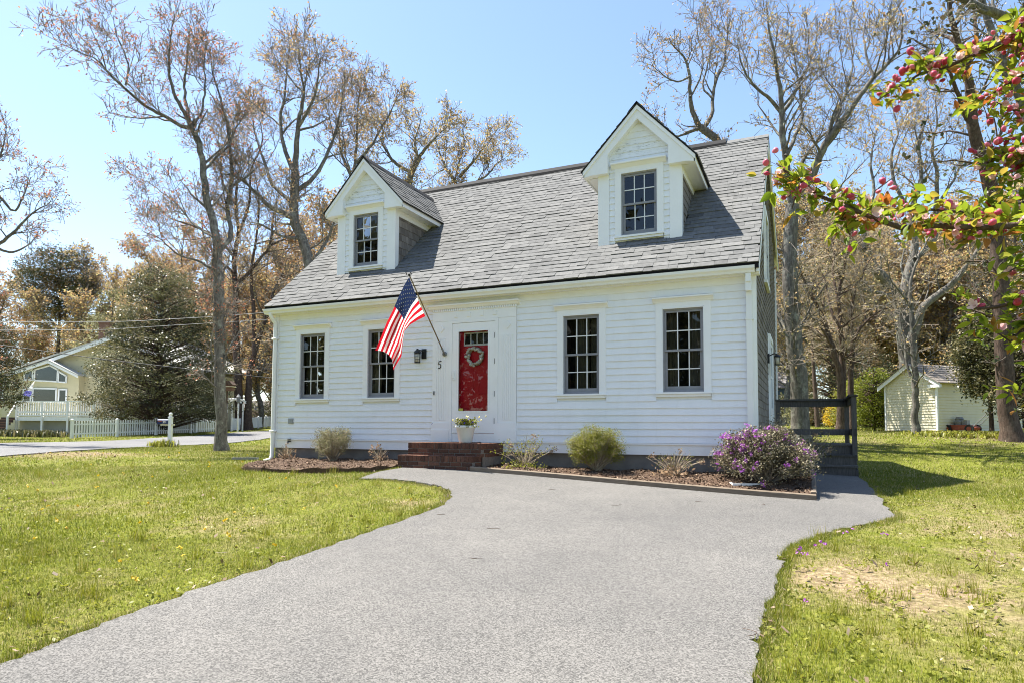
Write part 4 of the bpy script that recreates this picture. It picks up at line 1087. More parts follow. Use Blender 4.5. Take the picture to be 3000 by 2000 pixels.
# splash blocks
sb = MB(); sb.T = None
def splash(label, loc, rotz, mat, sc=.7):
    b = MB(); b.box(-.36, .36, -.15, .15, 0, .018); b.box(-.36, .36, -.15, -.125, .018, .055); b.box(-.36, .36, .125, .15, .018, .055); b.box(.335, .36, -.125, .125, .018, .055)
    o = b.build('splash_block', mat, None, False, loc, rotz); o.scale = (sc,)*3; return tag(o, label, 'splash block')
splash('grey plastic splash tray on the lawn under the left downspout', (-.38, -.40, g1(-.38, -.40)+.03), R_(215), M['metalgrey'])
splash('pale concrete splash block half hidden under the purple azalea', (9.72, -.86, gm(9.72, -.86)-.01), R_(200), M['gutter'], .6)
# flower pot with pansies
pot = thing('flower_pot', 'white tapered pot of yellow and violet pansies on the top step', 'flower pot', (5.02, -.62, .458))
MB().lathe([(.105, 0), (.118, .02), (.165, .255), (.178, .262), (.182, .30), (.170, .305), (.160, .27), (.0, .262)], (0, 0, 0), 24).build('pot', M['plastic'], pot, True)
MB().lathe([(.158, .262), (.158, .272)], (0, 0, 0), 20).build('soil', M['mulchbase'], pot)
rg = np.random.default_rng(9)
C = np.c_[rg.normal(0, .085, (1500, 2)), rg.uniform(.27, .42, 1500)]; C = C[np.hypot(C[:, 0], C[:, 1]) < .24]; V, Q = rhombi(C, .035, rg, .6, np.array([0, 0, .6])); link('foliage', npmesh('foliage', V, quads=Q, mats=[M['boxleaf']], tint_q=rg.uniform(0, 1, len(Q))), pot)
def blooms(name, n, mat, zc, spread=.14, s=.045):
    c = np.c_[rg.normal(0, spread, (n, 2)), rg.uniform(zc-.05, zc+.05, n)]; ps = []
    for k in range(n):
        f = unit(np.array([rg.normal(0, .6), -1+rg.normal(0, .3), .4])); a = unit(np.cross(f, [0, 0, 1])); b = np.cross(a, f); v = [c[k]+f*.006]; ff = []
        for j in range(10):
            an = 2*math.pi*j/10; rr = s*.5*(1 if j % 2 == 0 else .72); v.append(c[k]+a*math.cos(an)*rr+b*math.sin(an)*rr)
        for j in range(10): ff.append((0, 1+j, 1+(j+1) % 10))
        MB().add(v, ff).build(name, mat, pot)
blooms('yellow_pansy', 15, leafmat('pansy_yellow', [(0, (.62, .48, .08)), (1, (.72, .66, .40))], .6, .3), .42)
blooms('violet_pansy', 16, leafmat('pansy_violet', [(0, (.045, .03, .26)), (1, (.13, .08, .42))], .6, .3), .37, .165)
# wreath on the red door
wr = thing('shell_wreath', 'round wreath of white seashells and starfish on the red door', 'wreath', (4.86, .05, 2.06))
pts = [(.15*math.cos(2*math.pi*j/24), 0, .15*math.sin(2*math.pi*j/24)) for j in range(25)]
MB().tube(pts, .028, 8).build('wreath_ring', M['deadhead'], wr, True)
r9 = random.Random(8)
for k in range(34):
    a = 2*math.pi*k/34; rr = .15+r9.uniform(-.035, .035); s = r9.uniform(.024, .042); b = MB()
    if k % 8 == 5:
        v = [(0, -.02, 0)]
        for j in range(10):
            q = 2*math.pi*j/10; w_ = s*(1.35 if j % 2 == 0 else .5); v.append((w_*math.cos(q), -.008, w_*math.sin(q)))
        b.add(v, [(0, 1+j, 1+(j+1) % 10) for j in range(10)]); nm = 'starfish'
    else:
        b.ball((0, 0, 0), s, 8, 0, .8); nm = 'shell'
    b.build(nm, M['wreath'], wr, k % 8 != 5, (rr*math.cos(a), -.03-r9.uniform(0, .012), rr*math.sin(a)))

# ================================================================== FLAG
BRK = np.array([4.045, -.06, 2.0]);
def solve_tip(u, v, L):
    d = ray(u, v); best = None
    for t in np.linspace(6, 14, 4000):
        p = CAMP+d*t; e = abs(np.linalg.norm(p-BRK)-L)
        if p[1] < -.2 and (best is None or e < best[0]): best = (e, t, p)
    return best[1], best[2]
dd = ray(1302, 1036); BRK = CAMP+dd*((-.06-CAMP[1])/dd[1])
ttip, TIP = solve_tip(1197, 802, 1.82)
flag = thing('american_flag', 'american flag on a gold pole slanting out from the door frame', 'flag', tuple(BRK))
loc = lambda p: np.asarray(p, float)-BRK
ax = (TIP-BRK)/np.linalg.norm(TIP-BRK); L = np.linalg.norm(TIP-BRK)
b = MB(); b.tube([ax*.02, ax*(L-.03)], [.0125, .0115], 10); b.build('pole', M['brass'], flag, True)
b = MB(); b.tube([ax*(L-.05), ax*(L-.03), ax*L], [.016, .02, .012], 10); s_ = unit(np.cross(ax, [0, 0, 1.])); b.tube([ax*(L-.02)-s_*.035, ax*(L-.005)-s_*.05, ax*(L+.03)-s_*.035], [.008, .012, .004], 6); b.tube([ax*(L-.02)+s_*.035, ax*(L-.005)+s_*.05, ax*(L+.03)+s_*.035], [.008, .012, .004], 6); b.build('finial', M['black'], flag, True)
b = MB(); b.tube([(0, .03, 0), (0, -.005, 0)], .045, 14); b.tube([ax*-.01, ax*.13], .02, 10); b.build('bracket', M['metalgrey'], flag, True)
def dpix(u, v, f):
    """point seen at (u,v) whose depth follows the pole at fraction f from the tip, then eases back"""
    return P(u, v, f)
dt = ttip; dbk = float((BRK-CAMP)@_fw)
def curve(cp, t):
    cp = np.asarray(cp, float); n = len(cp)-1; s = np.r_[0, np.cumsum(np.linalg.norm(np.diff(cp[:, :2], axis=0), axis=1))]; s /= s[-1]
    return np.array([np.interp(t, s, cp[:, k]) for k in range(cp.shape[1])]).T
topc = [(1199, 812), (1185, 835), (1167, 872), (1150, 912), (1133, 945), (1117, 985), (1099, 1026)]
midc = [(1220, 868), (1203, 892), (1187, 925), (1172, 958), (1160, 990), (1149, 1016), (1140, 1040)]
botc = [(1246, 927), (1225, 937), (1200, 952), (1184, 972), (1180, 1004), (1176, 1042), (1152, 1083)]
def flagpt(s, t):
    s = np.asarray(s, float); t = np.asarray(t, float)
    a, m_, b_ = curve(topc, t), curve(midc, t), curve(botc, t)
    w0 = (1-s)*(1-2*s); w1 = 4*s*(1-s); w2 = s*(2*s-1)
    uv = a*w0[:, None]+m_*w1[:, None]+b_*w2[:, None]
    pf = .07+.50*s                      # along the pole from the tip
    dh = dt+(dbk-dt)*pf
    e = np.clip(t*1.6, 0, 1)
    dep = dh + .16*t*(1-s) + e*(.07*np.sin(s*8.5+t*2.2)+.045*np.sin(s*15-t*3+1)) + .05*t
    return np.array([P(u, v, d) for (u, v), d in zip(uv, dep)])-BRK
ns, ntt = 39, 56
ss, tt = np.meshgrid(np.arange(ns+1)/ns, np.arange(ntt+1)/ntt, indexing='ij')
FV = flagpt(ss.ravel(), tt.ravel()); q = []; mi = []
for i in range(ns):
    for j in range(ntt):
        q.append((i*(ntt+1)+j, i*(ntt+1)+j+1, (i+1)*(ntt+1)+j+1, (i+1)*(ntt+1)+j)); st = i//3
        mi.append(2 if (st < 7 and j < ntt*.4) else (0 if st % 2 == 0 else 1))
me = npmesh('cloth', FV, quads=np.array(q), mats=[M['flagred'], M['flagwhite'], M['flagblue']], mi_q=np.array(mi), smooth=True)
cl = link('cloth', me, flag)
sv = []; sf = []
for r in range(9):
    for c in range(6 if r % 2 == 0 else 5):
        s0 = 7/13*(r+.9)/9.8; t0 = .4*((c+.5 if r % 2 == 0 else c+1)/6.0); k = len(sv); R1 = .0185
        ring = [(s0, t0)]+[(s0-math.cos(2*math.pi*j/10)*R1*(1 if j % 2 == 0 else .42), t0+math.sin(2*math.pi*j/10)*R1*.60*(1 if j % 2 == 0 else .42)) for j in range(10)]
        A_ = flagpt([x[0] for x in ring], [x[1] for x in ring])
        e1 = A_[1]-A_[0]; e2 = A_[4]-A_[0]; nn = unit(np.cross(e1, e2))
        for sg in (1, -1):
            k = len(sv); sv += [tuple(p+nn*.004*sg) for p in A_]; sf += [(k, k+1+j, k+1+(j+1) % 10) for j in range(10)]
MB().add(sv, sf).build('stars', M['flagwhite'], cl)

# ================================================================== SIDE PORCH
DKX0, DKX1, DKY0, DKY1, DKZ = 9.86, 11.40, 3.92, 5.75, .43
GB = -.19
pc = thing('side_porch', 'dark weathered wooden porch with steps and railing at the side door', 'porch', (10.6, 4.6, GB))
def pb(x0, x1, y0, y1, z0, z1): return (x0-10.6, x1-10.6, y0-4.6, y1-4.6, z0-GB, z1-GB)
def pw(name, *bx): return MB().box(*pb(*bx)).build(name, M['deckwood'], pc)
for k in range(12):
    y = DKY0-.02+k*.153
    pw('floor_board', DKX0, DKX1, y, y+.145, DKZ-.035, DKZ)
pw('fascia', DKX0, DKX1, DKY0, DKY0+.035, DKZ-.235, DKZ-.037); pw('fascia', DKX1-.035, DKX1, DKY0+.037, DKY1, DKZ-.235, DKZ-.037)
for k in range(1, 3):
    zt = DKZ-.2*k; yf = DKY0-.28*k
    for j in (0, 1): pw('tread', DKX0+.1, DKX1+.02, yf-.02+j*.145, yf+.12+j*.145, zt-.035, zt)
    pw('riser', DKX0+.1, DKX1-.02, yf+.01, yf+.035, zt-.2, zt-.037)
for x in (DKX0+.1, DKX1-.02):
    b = MB(); b.prism([(DKY0-.58-4.6, 0-.1), (DKY0-.58-4.6, .17-.04), (DKY0-.28-4.6, .17), (DKY0-.28-4.6, .38), (DKY0-4.6, .38), (DKY0-4.6, .55), (DKY0+.02-4.6, .55), (DKY0+.02-4.6, -.1)], 'x', x-10.6, x-10.6+.04); b.build('stringer', M['deckwood'], pc)
def post(x, y, z0, z1): return pw('post', x, x+.09, y, y+.09, z0, z1)
post(DKX1-.05, DKY0-.10, DKZ-.32, DKZ+.955); post(DKX1-.09, DKY1-.09, -.3, DKZ+.955); post(DKX0+.01, DKY1-.09, -.3, DKZ+.955)
post(DKX0+.06, DKY0+.04, -.3, DKZ-.24)
b = MB(); b.box(*pb(DKX0, DKX1+.03, DKY1-.13, DKY1+.02, DKZ+.956, DKZ+.995)); b.build('handrail', M['deckwood'], pc)
b = MB(); b.box(*pb(DKX1-.10, DKX1+.06, DKY0-.14, DKY1-.135, DKZ+.956, DKZ+.995)); b.build('handrail', M['deckwood'], pc)
pw('rail', DKX0+.1, DKX1-.09, DKY1-.075, DKY1-.037, DKZ+.815, DKZ+.954); pw('rail', DKX0+.1, DKX1-.09, DKY1-.075, DKY1-.037, DKZ+.17, DKZ+.31)
pw('rail', DKX1-.037, DKX1-.0, DKY0-.01, DKY1-.09, DKZ+.815, DKZ+.954); pw('rail', DKX1+.0, DKX1+.037, DKY0-.12, DKY1-.0, DKZ+.17, DKZ+.31)

# ================================================================== NEIGHBOUR'S HOUSE (across the road)
HD = 45.5; K = HD/FPX
hb = LD(-1500*K, HD)                       # image column 0 at that distance
def hz(v): return CAMP[2]+(1257.5-v)*K
NG = g1(*LD(-30, 45))
nh = thing('yellow_house', 'pale yellow house across the road with a deck and brick chimney', 'house', (hb[0], hb[1], 0), YAW)
X_ = lambda u: u*K
ys = M['yellowsiding']
w = MB()
# main gable block: its wall faces the road; ridge runs away from us
pk_u, pk_v = 330, 985
gl = [(-30, 1105), (62, 1083), (pk_u, pk_v), (540, 1085)]
w.prism([(X_(-40), NG-.3), (X_(540), NG-.3), (X_(540), hz(1085)), (X_(pk_u), hz(pk_v)), (X_(60), hz(1080)), (X_(-40), hz(1110))], 'y', .6, 9)
w.prism([(X_(5), NG-.3), (X_(228), NG-.3), (X_(228), hz(1100)), (X_(143), hz(1062)), (X_(60), hz(1086)), (X_(5), hz(1100))], 'y', 0, .6)
w.build('wall', ys, nh)
b = MB()
for k in range(38):
    z = NG+.4+k*.15
    for (u0, u1, y) in ((228.5, 539, .585), (8, 60, -.012)):
        if z > hz(1100) and y < 0: continue
        x0, x1 = X_(u0), X_(u1)
        if z > hz(1085):
            f = (z-hz(1085))/(hz(pk_v)-hz(1085))
            x0 = max(x0, X_(60)+(X_(pk_u)-X_(60))*max(0, (z-hz(1080))/(hz(pk_v)-hz(1080)))+.1); x1 = X_(540)+(X_(pk_u)-X_(540))*f-.1
        if x1-x0 > .3: b.add([(x0, y-.012, z), (x1, y-.012, z), (x1, y+.01, z+.15), (x0, y+.01, z+.15), (x0, y+.02, z), (x1, y+.02, z)], [(0,1,2,3),(0,4,5,1)])
tag(b.build('siding_courses', ys, nh), kind='stuff')
def slab(name, mat, P4, th):
    b = MB(); n = len(P4); b.add([tuple(p) for p in P4]+[(p[0], p[1], p[2]-th) for p in P4], [tuple(range(n)), tuple(range(n, 2*n))[::-1]]+[(i, n+i, n+(i+1) % n, (i+1) % n) for i in range(n)]); return b.build(name, mat, nh)
x0, z0, x1, z1, x2, z2 = X_(-60), hz(1112), X_(pk_u), hz(pk_v)+.1, X_(552), hz(1088)
slab('roof', M['paleroof'], [(x1, .1, z1), (x0, .1, z0), (x0-.3, 11, z0+.8), (x1-.3, 11, z1+.8)], .12)
slab('roof', M['paleroof'], [(x2, .1, z2), (x1, .1, z1), (x1-.3, 11, z1+.8), (x2, 11, z2+.8)], .12)
b = MB()
for (ua, va, ub, vb, y) in ((20, 1103, 143, 1060, -.30), (143, 1060, 232, 1103, -.30), (60, 1085, pk_u, pk_v-1, .05), (pk_u, pk_v-1, 552, 1090, .05)):
    b.prism([(X_(ua), hz(va)), (X_(ub), hz(vb)), (X_(ub), hz(vb)-.22), (X_(ua), hz(va)-.22)], 'y', y, y+.06)
b.build('rake_board', M['trim'], nh)
slab('porch_roof', M['paleroof'], [(X_(143), -.32, hz(1059)), (X_(18), -.32, hz(1103)), (X_(18), .7, hz(1103)), (X_(143), .7, hz(1059))], .08)
slab('porch_roof', M['paleroof'], [(X_(234), -.32, hz(1103)), (X_(143), -.32, hz(1059)), (X_(143), .7, hz(1059)), (X_(234), .7, hz(1103))], .08)
def nwin(poly, y=-.03):
    b = MB(); c = np.mean(poly, 0)
    p = [(X_(u), hz(v)) for u, v in poly]; cx, cz = np.mean(p, 0); o = []
    n = len(p); b2 = MB(); b2.prism(p, 'y', y-.012, y)
    for i in range(n):
        a, q = np.array(p[i]), np.array(p[(i+1) % n]); d = (q-a)/np.linalg.norm(q-a); nn_ = np.array([d[1], -d[0]])
        if nn_@(a-np.array([cx, cz])) < 0: nn_ = -nn_
        b.prism([tuple(a-d*.08), tuple(q+d*.08), tuple(q+d*.08+nn_*.1), tuple(a-d*.08+nn_*.1)], 'y', y-.04, y)
    f = b.build('window', M['trim'], nh); b2.build('pane', M['glass'], f)
    MB().prism(p, 'y', y+.001, y+.02).build('window_void', M['dark'], f)
nwin([(71, 1116), (91, 1116), (91, 1091), (71, 1098)]); nwin([(101, 1118), (164, 1121), (164, 1090), (142, 1078), (101, 1090)]); nwin([(171, 1122), (190, 1123), (190, 1108), (171, 1097)])
nwin([(98, 1180), (162, 1181), (162, 1146), (98, 1145)]); nwin([(71, 1180), (88, 1180), (88, 1146), (71, 1146)]); nwin([(174, 1182), (192, 1182), (192, 1148), (174, 1148)]); nwin([(-12, 1178), (5, 1178), (5, 1140), (-12, 1140)])
ch = MB(); ch.box(X_(216), X_(247), 2.4, 3.1, hz(1010), hz(930)); ch.box(X_(214), X_(249), 2.33, 3.17, hz(936), hz(930)); ch.build('chimney', M['chimney'], nh)
# deck in front
DKd = 43.0; K2 = DKd/FPX
db = LD(-1500*K2, DKd)
nd = thing('white_deck', 'raised white railed deck along the front of the yellow house', 'deck', (db[0], db[1], 0), YAW)
x2_ = lambda u: u*K2
z2_ = lambda v: CAMP[2]+(1257.5-v)*K2
zt, zm, zf = z2_(1182), z2_(1214), z2_(1226)
MB().box(x2_(48), x2_(580), 0, 2.9, zf-.25, zf-.02).build('deck_floor', M['trim'], nd)
MB().box(x2_(50), x2_(575), .3, .35, NG-.4, zf-.25).build('lattice_skirt', paint('skirt_panel', (.30, .29, .24), .8), nd)
for i in range(8):
    u = 50+i*75; MB().box(x2_(u)-.06, x2_(u)+.06, -.06, .06, NG-.4, zt).build('post', M['trim'], nd)
MB().box(x2_(47), x2_(580), -.08, .08, zt, zt+.05).build('handrail', M['trim'], nd)
MB().box(x2_(50), x2_(577), -.03, .03, zf+.05, zf+.12).build('bottom_rail', M['trim'], nd); MB().box(x2_(50), x2_(577), -.035, .035, zm-.02, zm+.09).build('middle_rail', M['trim'], nd)
bal = MB().box(-.022, .022, -.022, .022, zf+.1, zt).mesh('baluster', M['trim'])
x = x2_(55)
while x < x2_(572): link('baluster', bal, nd, (x, 0, 0)); x += .155
for k in range(6):
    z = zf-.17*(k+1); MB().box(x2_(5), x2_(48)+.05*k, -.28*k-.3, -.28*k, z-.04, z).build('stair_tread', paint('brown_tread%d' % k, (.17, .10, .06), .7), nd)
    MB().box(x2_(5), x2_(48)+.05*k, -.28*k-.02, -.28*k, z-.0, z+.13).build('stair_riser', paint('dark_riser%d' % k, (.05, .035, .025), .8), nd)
b = MB(); b.tube([(x2_(48), 0, zt), (x2_(75), -1.5, z2_(1226))], .04, 6); b.box(x2_(75)-.05, x2_(75)+.05, -1.55, -1.45, NG-.2, z2_(1226)); b.build('stair_rail', M['trim'], nd)
fb = bu(80, 42.4); nf = thing('house_flag', 'small white and blue house flag hanging from the yellow house deck', 'flag', tuple(fb))
t0, t1 = P(104, 1112, 42.5), P(70, 1140, 42.2)
MB().tube([t0-fb, P(96, 1122, 42.6)-fb, P(92, 1180, 42.9)-fb], .018, 6).build('pole', M['trim'], nf)
vv = []; ff = []
for i in range(7):
    f = i/6
    for (ua, va, ub, vb) in ((102, 1115, 64, 1156),):
        a = P(ua+(ub-ua)*f, va+(vb-va)*f, 42.3+.12*math.sin(f*5)); b_ = P(ua+(ub-ua)*f-2+26*min(1, f*1.1), va+(vb-va)*f+1+3*f, 42.4+.1*math.cos(f*6)); vv += [a-fb, b_-fb]
for i in range(6): ff.append((2*i, 2*i+2, 2*i+3, 2*i+1))
b = MB(); b.add(vv, ff[:4]); b.build('cloth', M['flagwhite'], nf); b = MB(); b.add(vv, ff[4:]); b.build('cloth_hem', leafmat('flag_violet', [(0, (.12, .12, .45)), (1, (.16, .16, .5))], .7, .3), nf)

# ================================================================== PICKET FENCE, ARBOR, MAILBOX, LAMP
def picket_fence(label, A, B, n, group=None):
    A = np.array(LD(*A)); B = np.array(LD(*B)); o = thing('picket_fence', label, 'fence', (A[0], A[1], 0), 0, group)
    d = (B-A); Ln = np.linalg.norm(d); d /= Ln; an = math.atan2(d[1], d[0]); h = .95
    pk = MB().prism([(-.038, 0.06), (.038, .06), (.038, h-.06), (0, h), (-.038, h-.06)], 'y', -.011, .011).mesh('picket', M['trim'])
    ps = MB(); ps.box(-.065, .065, -.065, .065, -.2, h+.02); ps.box(-.085, .085, -.085, .085, h+.02, h+.05); ps.prism([(-.06, h+.05), (.06, h+.05), (0, h+.10)], 'y', -.06, .06); pm = ps.mesh('post', M['trim'])
    per = 17; npost = int(round(Ln/2.4)); zs = []
    for i in range(npost+1):
        p = A+d*Ln*i/npost; zs.append(g1(*p)); link('post', pm, o, (p[0]-A[0], p[1]-A[1], zs[-1]), an)
    for i in range(npost):
        pa, pb_ = A+d*Ln*i/npost, A+d*Ln*(i+1)/npost
        for hh in (.22, .72):
            b = MB(); q = [(pa, zs[i]), (pb_, zs[i+1])]; v = []
            nn = np.array([-d[1], d[0]])
            for p, z in q:
                for s in (.013, .045):
                    for e in (0, .07): v.append((p[0]-A[0]+nn[0]*s, p[1]-A[1]+nn[1]*s, z+hh+e))
            b.add(v, [(0,1,3,2),(4,6,7,5),(0,4,5,1),(2,3,7,6),(0,2,6,4),(1,5,7,3)]); b.build('rail', M['trim'], o)
        m_ = int(2.4/.135)
        for k in range(m_):
            f = (k+.5)/m_
            if abs(f-.5) > .47: continue
            p = pa+(pb_-pa)*f; link('picket', pk, o, (p[0]-A[0], p[1]-A[1], zs[i]+(zs[i+1]-zs[i])*f), an)
    return o
picket_fence('long white picket fence in front of the dark holly across the road', (-23.2, 35), (-19.8, 45.2), 70)
picket_fence('far white picket fence between the arbor and the corner downspout', (-20.9, 49.5), (-22.6, 66), 70)
ar = thing('garden_arbor', 'white wooden garden arbor behind the leaning tree trunk', 'arbor', tuple(bu(680, 47.5)), YAW)
for x in (-.35, .45):
    for y in (0, .8): MB().box(x-.04, x+.04, y-.04, y+.04, 0, 2.05).build('post', M['trim'], ar)
b = MB()
for y in (0, .8):
    for k in range(6):
        a0, a1 = math.pi*k/6, math.pi*(k+1)/6
        b.tube([(.05-.6*math.cos(a0), y, 2.05+.3*math.sin(a0)), (.05-.6*math.cos(a1), y, 2.05+.3*math.sin(a1))], .05, 6)
b.build('arch', M['trim'], ar)
b = MB()
for k in range(1, 9):
    a0 = math.pi*k/9; b.box(.05-.6*math.cos(a0)-.04, .05-.6*math.cos(a0)+.04, -.1, .9, 2.10+.3*math.sin(a0), 2.13+.3*math.sin(a0))
b.build('arch_slats', M['trim'], ar)
lp = thing('lamp_post', 'white lamp post with a dark lantern beside the arbor', 'lamp post', tuple(bu(698, 46.5)))
MB().tube([(0, 0, 0), (0, 0, 2.0)], [.06, .05], 10).build('post', M['trim'], lp); MB().lathe([(.05, 2.0), (.09, 2.08), (.14, 2.12), (.13, 2.42), (.17, 2.44), (.06, 2.6), (.02, 2.68)], (0, 0, 0), 8).build('lantern', M['metalgrey'], lp)
mb = bu(501, 23.5); mx = thing('mailbox', 'dark blue mailbox numbered 304 on a white post by the road', 'mailbox', tuple(mb), YAW)
mk = 23.5/FPX
b = MB(); b.box(-.058, .058, -.058, .058, -.1, 1.08); b.box(-.07, .07, -.07, .07, 1.03, 1.06); b.lathe([(.05, 1.08), (.03, 1.10), (.06, 1.13), (.065, 1.16), (.05, 1.20), (.01, 1.215)], (0, 0, 0), 12); b.build('post', M['trim'], mx)
MB().box(-.34, .14, -.045, .045, .76, .81).build('crossarm', M['creamsiding'], mx)
hw, hh = .085, .085; pr = [(-hw, 0), (hw, 0), (hw, hh)]+[(hw*math.cos(math.pi*k/10), hh+hw*math.sin(math.pi*k/10)) for k in range(1, 10)]+[(-hw, hh)]
b = MB(); b.prism([(y, z+.815) for y, z in pr], 'x', -.42, -.062); b.prism([(y*1.06, (z-.08)*1.05+.895) for y, z in pr], 'x', -.43, -.418); b.build('box', M['mailblue'], mx)
MB().box(-.40, -.26, -.094, -.087, .895, .93).build('flag', M['mower_red'], mx)
def digits(txt, h, w, mat, parent, x0, z0, y, gap=.012, r=.006):
    SEG = {'3': [[(0, 1), (1, 1), (.4, .58), (1, .5), (1, .1), (.7, 0), (0, .05)]], '0': [[(.5, 0), (0, .2), (0, .8), (.5, 1), (1, .8), (1, .2), (.5, 0)]], '4': [[(.75, 0), (.75, 1), (0, .35), (1, .35)]], '5': [[(1, 1), (.1, 1), (0, .55), (.6, .62), (1, .35), (.7, 0), (0, .05)]]}
    b = MB(); x = x0
    for c in txt:
        for s in SEG[c]: b.tube([(x+px*w, y, z0+pz*h) for px, pz in s], r, 4)
        x += w+gap
    return b.build('number', mat, parent)
digits('304', .075, .034, M['plastic'], mx, -.235, .845, -.092)
bf = thing('bird_feeder', 'brown wooden box fixed behind the leaning tree trunk', 'bird feeder', tuple(P(668, 1131, 21)), YAW)
MB().box(-.18, .16, -.12, .12, -.14, .05).build('box', M['chimney'], bf); MB().prism([(-.24, .05), (.22, .05), (.1, .17), (-.12, .17)], 'y', -.17, .17).build('roof', M['bark_brown'], bf); MB().box(-.22, .2, -.16, .16, -.02, .0).build('ledge', M['creamsiding'], bf)
MB().tube([(-.02, 0, -.14), (-.02, 0, -2.0), (-.02, 0, -2.45)], .025, 6).build('pole', M['bark_brown'], bf)
# overhead lines
def wire(label, pts, dA, dB, r, mat):
    p = [P(u, v, dA+(dB-dA)*i/(len(pts)-1)) for i, (u, v) in enumerate(pts)]; o = p[0]
    p = resample(p, 24)
    b = MB(); b.tube([q-o for q in p], r, 5); t = b.build('overhead_cable', mat, None, True, o); tag(t, label, 'cable', 'overhead cables along the road')
wire('pale topmost overhead cable crossing the holly tree', [(-400, 946), (0, 944), (379, 942), (625, 928), (790, 915), (1100, 890)], 30, 34, .012, M['wire_pale'])
wire('pale second overhead cable just under the topmost one', [(-400, 975), (0, 967), (300, 966), (625, 946), (790, 936), (1100, 915)], 31, 36, .010, M['wire_pale'])
wire('thin dark overhead cable passing the brick chimney', [(-400, 940), (54, 975), (312, 1012), (500, 1040), (714, 1070), (792, 1079), (1100, 1110)], 31, 36, .010, M['wire'])
wire('thick black lowest overhead cable dipping across the yellow house', [(-400, 965), (0, 1010), (312, 1053), (625, 1088), (792, 1106), (1100, 1130)], 29, 34, .020, M['wire'])

# ================================================================== SHED AND ITS YARD
A = np.array(LD((2596-1500)/FPX*27.2, 27.2)); Bc = np.array(LD((2746-1500)/FPX*25.0, 25.0))
ang = math.atan2((Bc-A)[1], (Bc-A)[0]); gw = np.linalg.norm(Bc-A)
shz = .69
sh = thing('garden_shed', 'cream clapboard garden shed with a brown shingle roof', 'shed', (A[0], A[1], shz), ang)
eh, ph, dl_ = 1.97, 2.66, 4.4
b = MB(); b.prism([(.02, .08), (gw-.02, .08), (gw-.02, eh), (gw/2, ph-.05), (.02, eh)], 'y', .02, dl_); b.build('wall', M['creamsiding'], sh)
z = .05; e = .105
while z < ph-.15:
    x0, x1 = 0.06, gw-.06
    if z+e > eh: f = (z+e-eh)/(ph-eh); x0, x1 = max(.06, gw/2*f+.02), min(gw-.06, gw-gw/2*f-.02)
    if x1-x0 > .1: MB().prism([(.02, z), (-.024, z), (-.002, z+e+.008), (.02, z+e+.008)], 'x', x0, x1).build('clapboard', M['creamsiding'], sh)
    if z < eh-.05: MB().prism([(gw-.02, z), (gw+.024, z), (gw+.002, z+e+.008), (gw-.02, z+e+.008)], 'y', .06, dl_).build('clapboard', M['creamsiding'], sh)
    z += e
for x in (0, gw):
    b = MB(); b.box(x-.035, x+.035, -.035, .035, .04, eh); b.build('corner_board', M['trim'], sh)
for (xa, xb) in ((-.25, gw/2), (gw+.25, gw/2)):
    za = eh-.12-(.0); zp = ph+.05; s_ = (ph-eh)/(gw/2); ze = eh-s_*.25
    b = MB(); b.prism([(xa, ze), (xb, ph), (xb, ph-.17), (xa, ze-.17)], 'y', -.16, -.12); b.build('rake_board', M['trim'], sh)
    n = 8
    for k in range(n):
        f0, f1 = k/n, (k+1)/n+.02; x0_, x1_ = xa+(xb-xa)*f0, xa+(xb-xa)*min(f1, 1); z0_, z1_ = ze+(ph-ze)*f0, ze+(ph-ze)*min(f1, 1)
        y = -.2; r_ = random.Random(k)
        bb = MB(); bb.prism([(x0_, z0_), (x0_, z0_+.035), (x1_, z1_+.012), (x1_, z1_)], 'y', -.2, dl_+.15); bb.build('roof_course', M['shedroof'], sh)
b = MB(); b.box(gw-.25, gw+.24, -.15, -.03, eh-.30, eh-.19); b.build('eave_return', M['trim'], sh)
for (x, y) in ((.3, .2), (gw-.3, .2), (gw-.2, 2.2), (gw-.2, 4.4)): MB().box(x-.15, x+.15, y-.15, y+.15, -.25, .08).build('footing_block', M['concrete'], sh)
# old red mower parked against the shed
mo = thing('ride_mower', 'old red walk-behind mower standing against the shed wall', 'mower', tuple(bu(2815, 25.0)), ang+R_(15))
b = MB(); b.prism([(-.45, .1), (.5, .1), (.55, .2), (.4, .3), (-.3, .3), (-.5, .22)], 'y', -.25, .25); b.build('deck', M['mower_red'], mo)
b = MB(); b.lathe([(.16, .3), (.17, .42), (.13, .5), (.15, .52), (.1, .6)], (-.05, 0, 0), 12); b.box(.08, .25, -.12, .12, .3, .48); b.tube([(-.2, .1, .35), (-.32, .14, .42)], .05, 8); b.build('engine', M['metalgrey'], mo)
for x, y in ((-.36, -.3), (.40, -.3), (-.36, .3), (.40, .3)):
    b = MB(); b.lathe([(.04, -.04), (.15, -.04), (.16, 0), (.15, .04), (.04, .04)], (0, 0, 0), 14); w_ = b.build('wheel', M['rubber'], mo); w_.location = (x, y, .16); w_.rotation_euler = (R_(90), 0, 0)
    b = MB(); b.lathe([(.02, -.05), (.08, -.046), (.08, .046), (.02, .05)], (0, 0, 0), 12); b.build('rim', M['mower_red'], w_)
b = MB()
for y in (-.2, .2): b.tube([(.5, y, .25), (.85, y, .62), (1.15, y, .92)], .018, 6)
b.tube([(1.15, -.2, .92), (1.15, .2, .92)], .018, 6); b.build('handle', M['metalgrey'], mo)
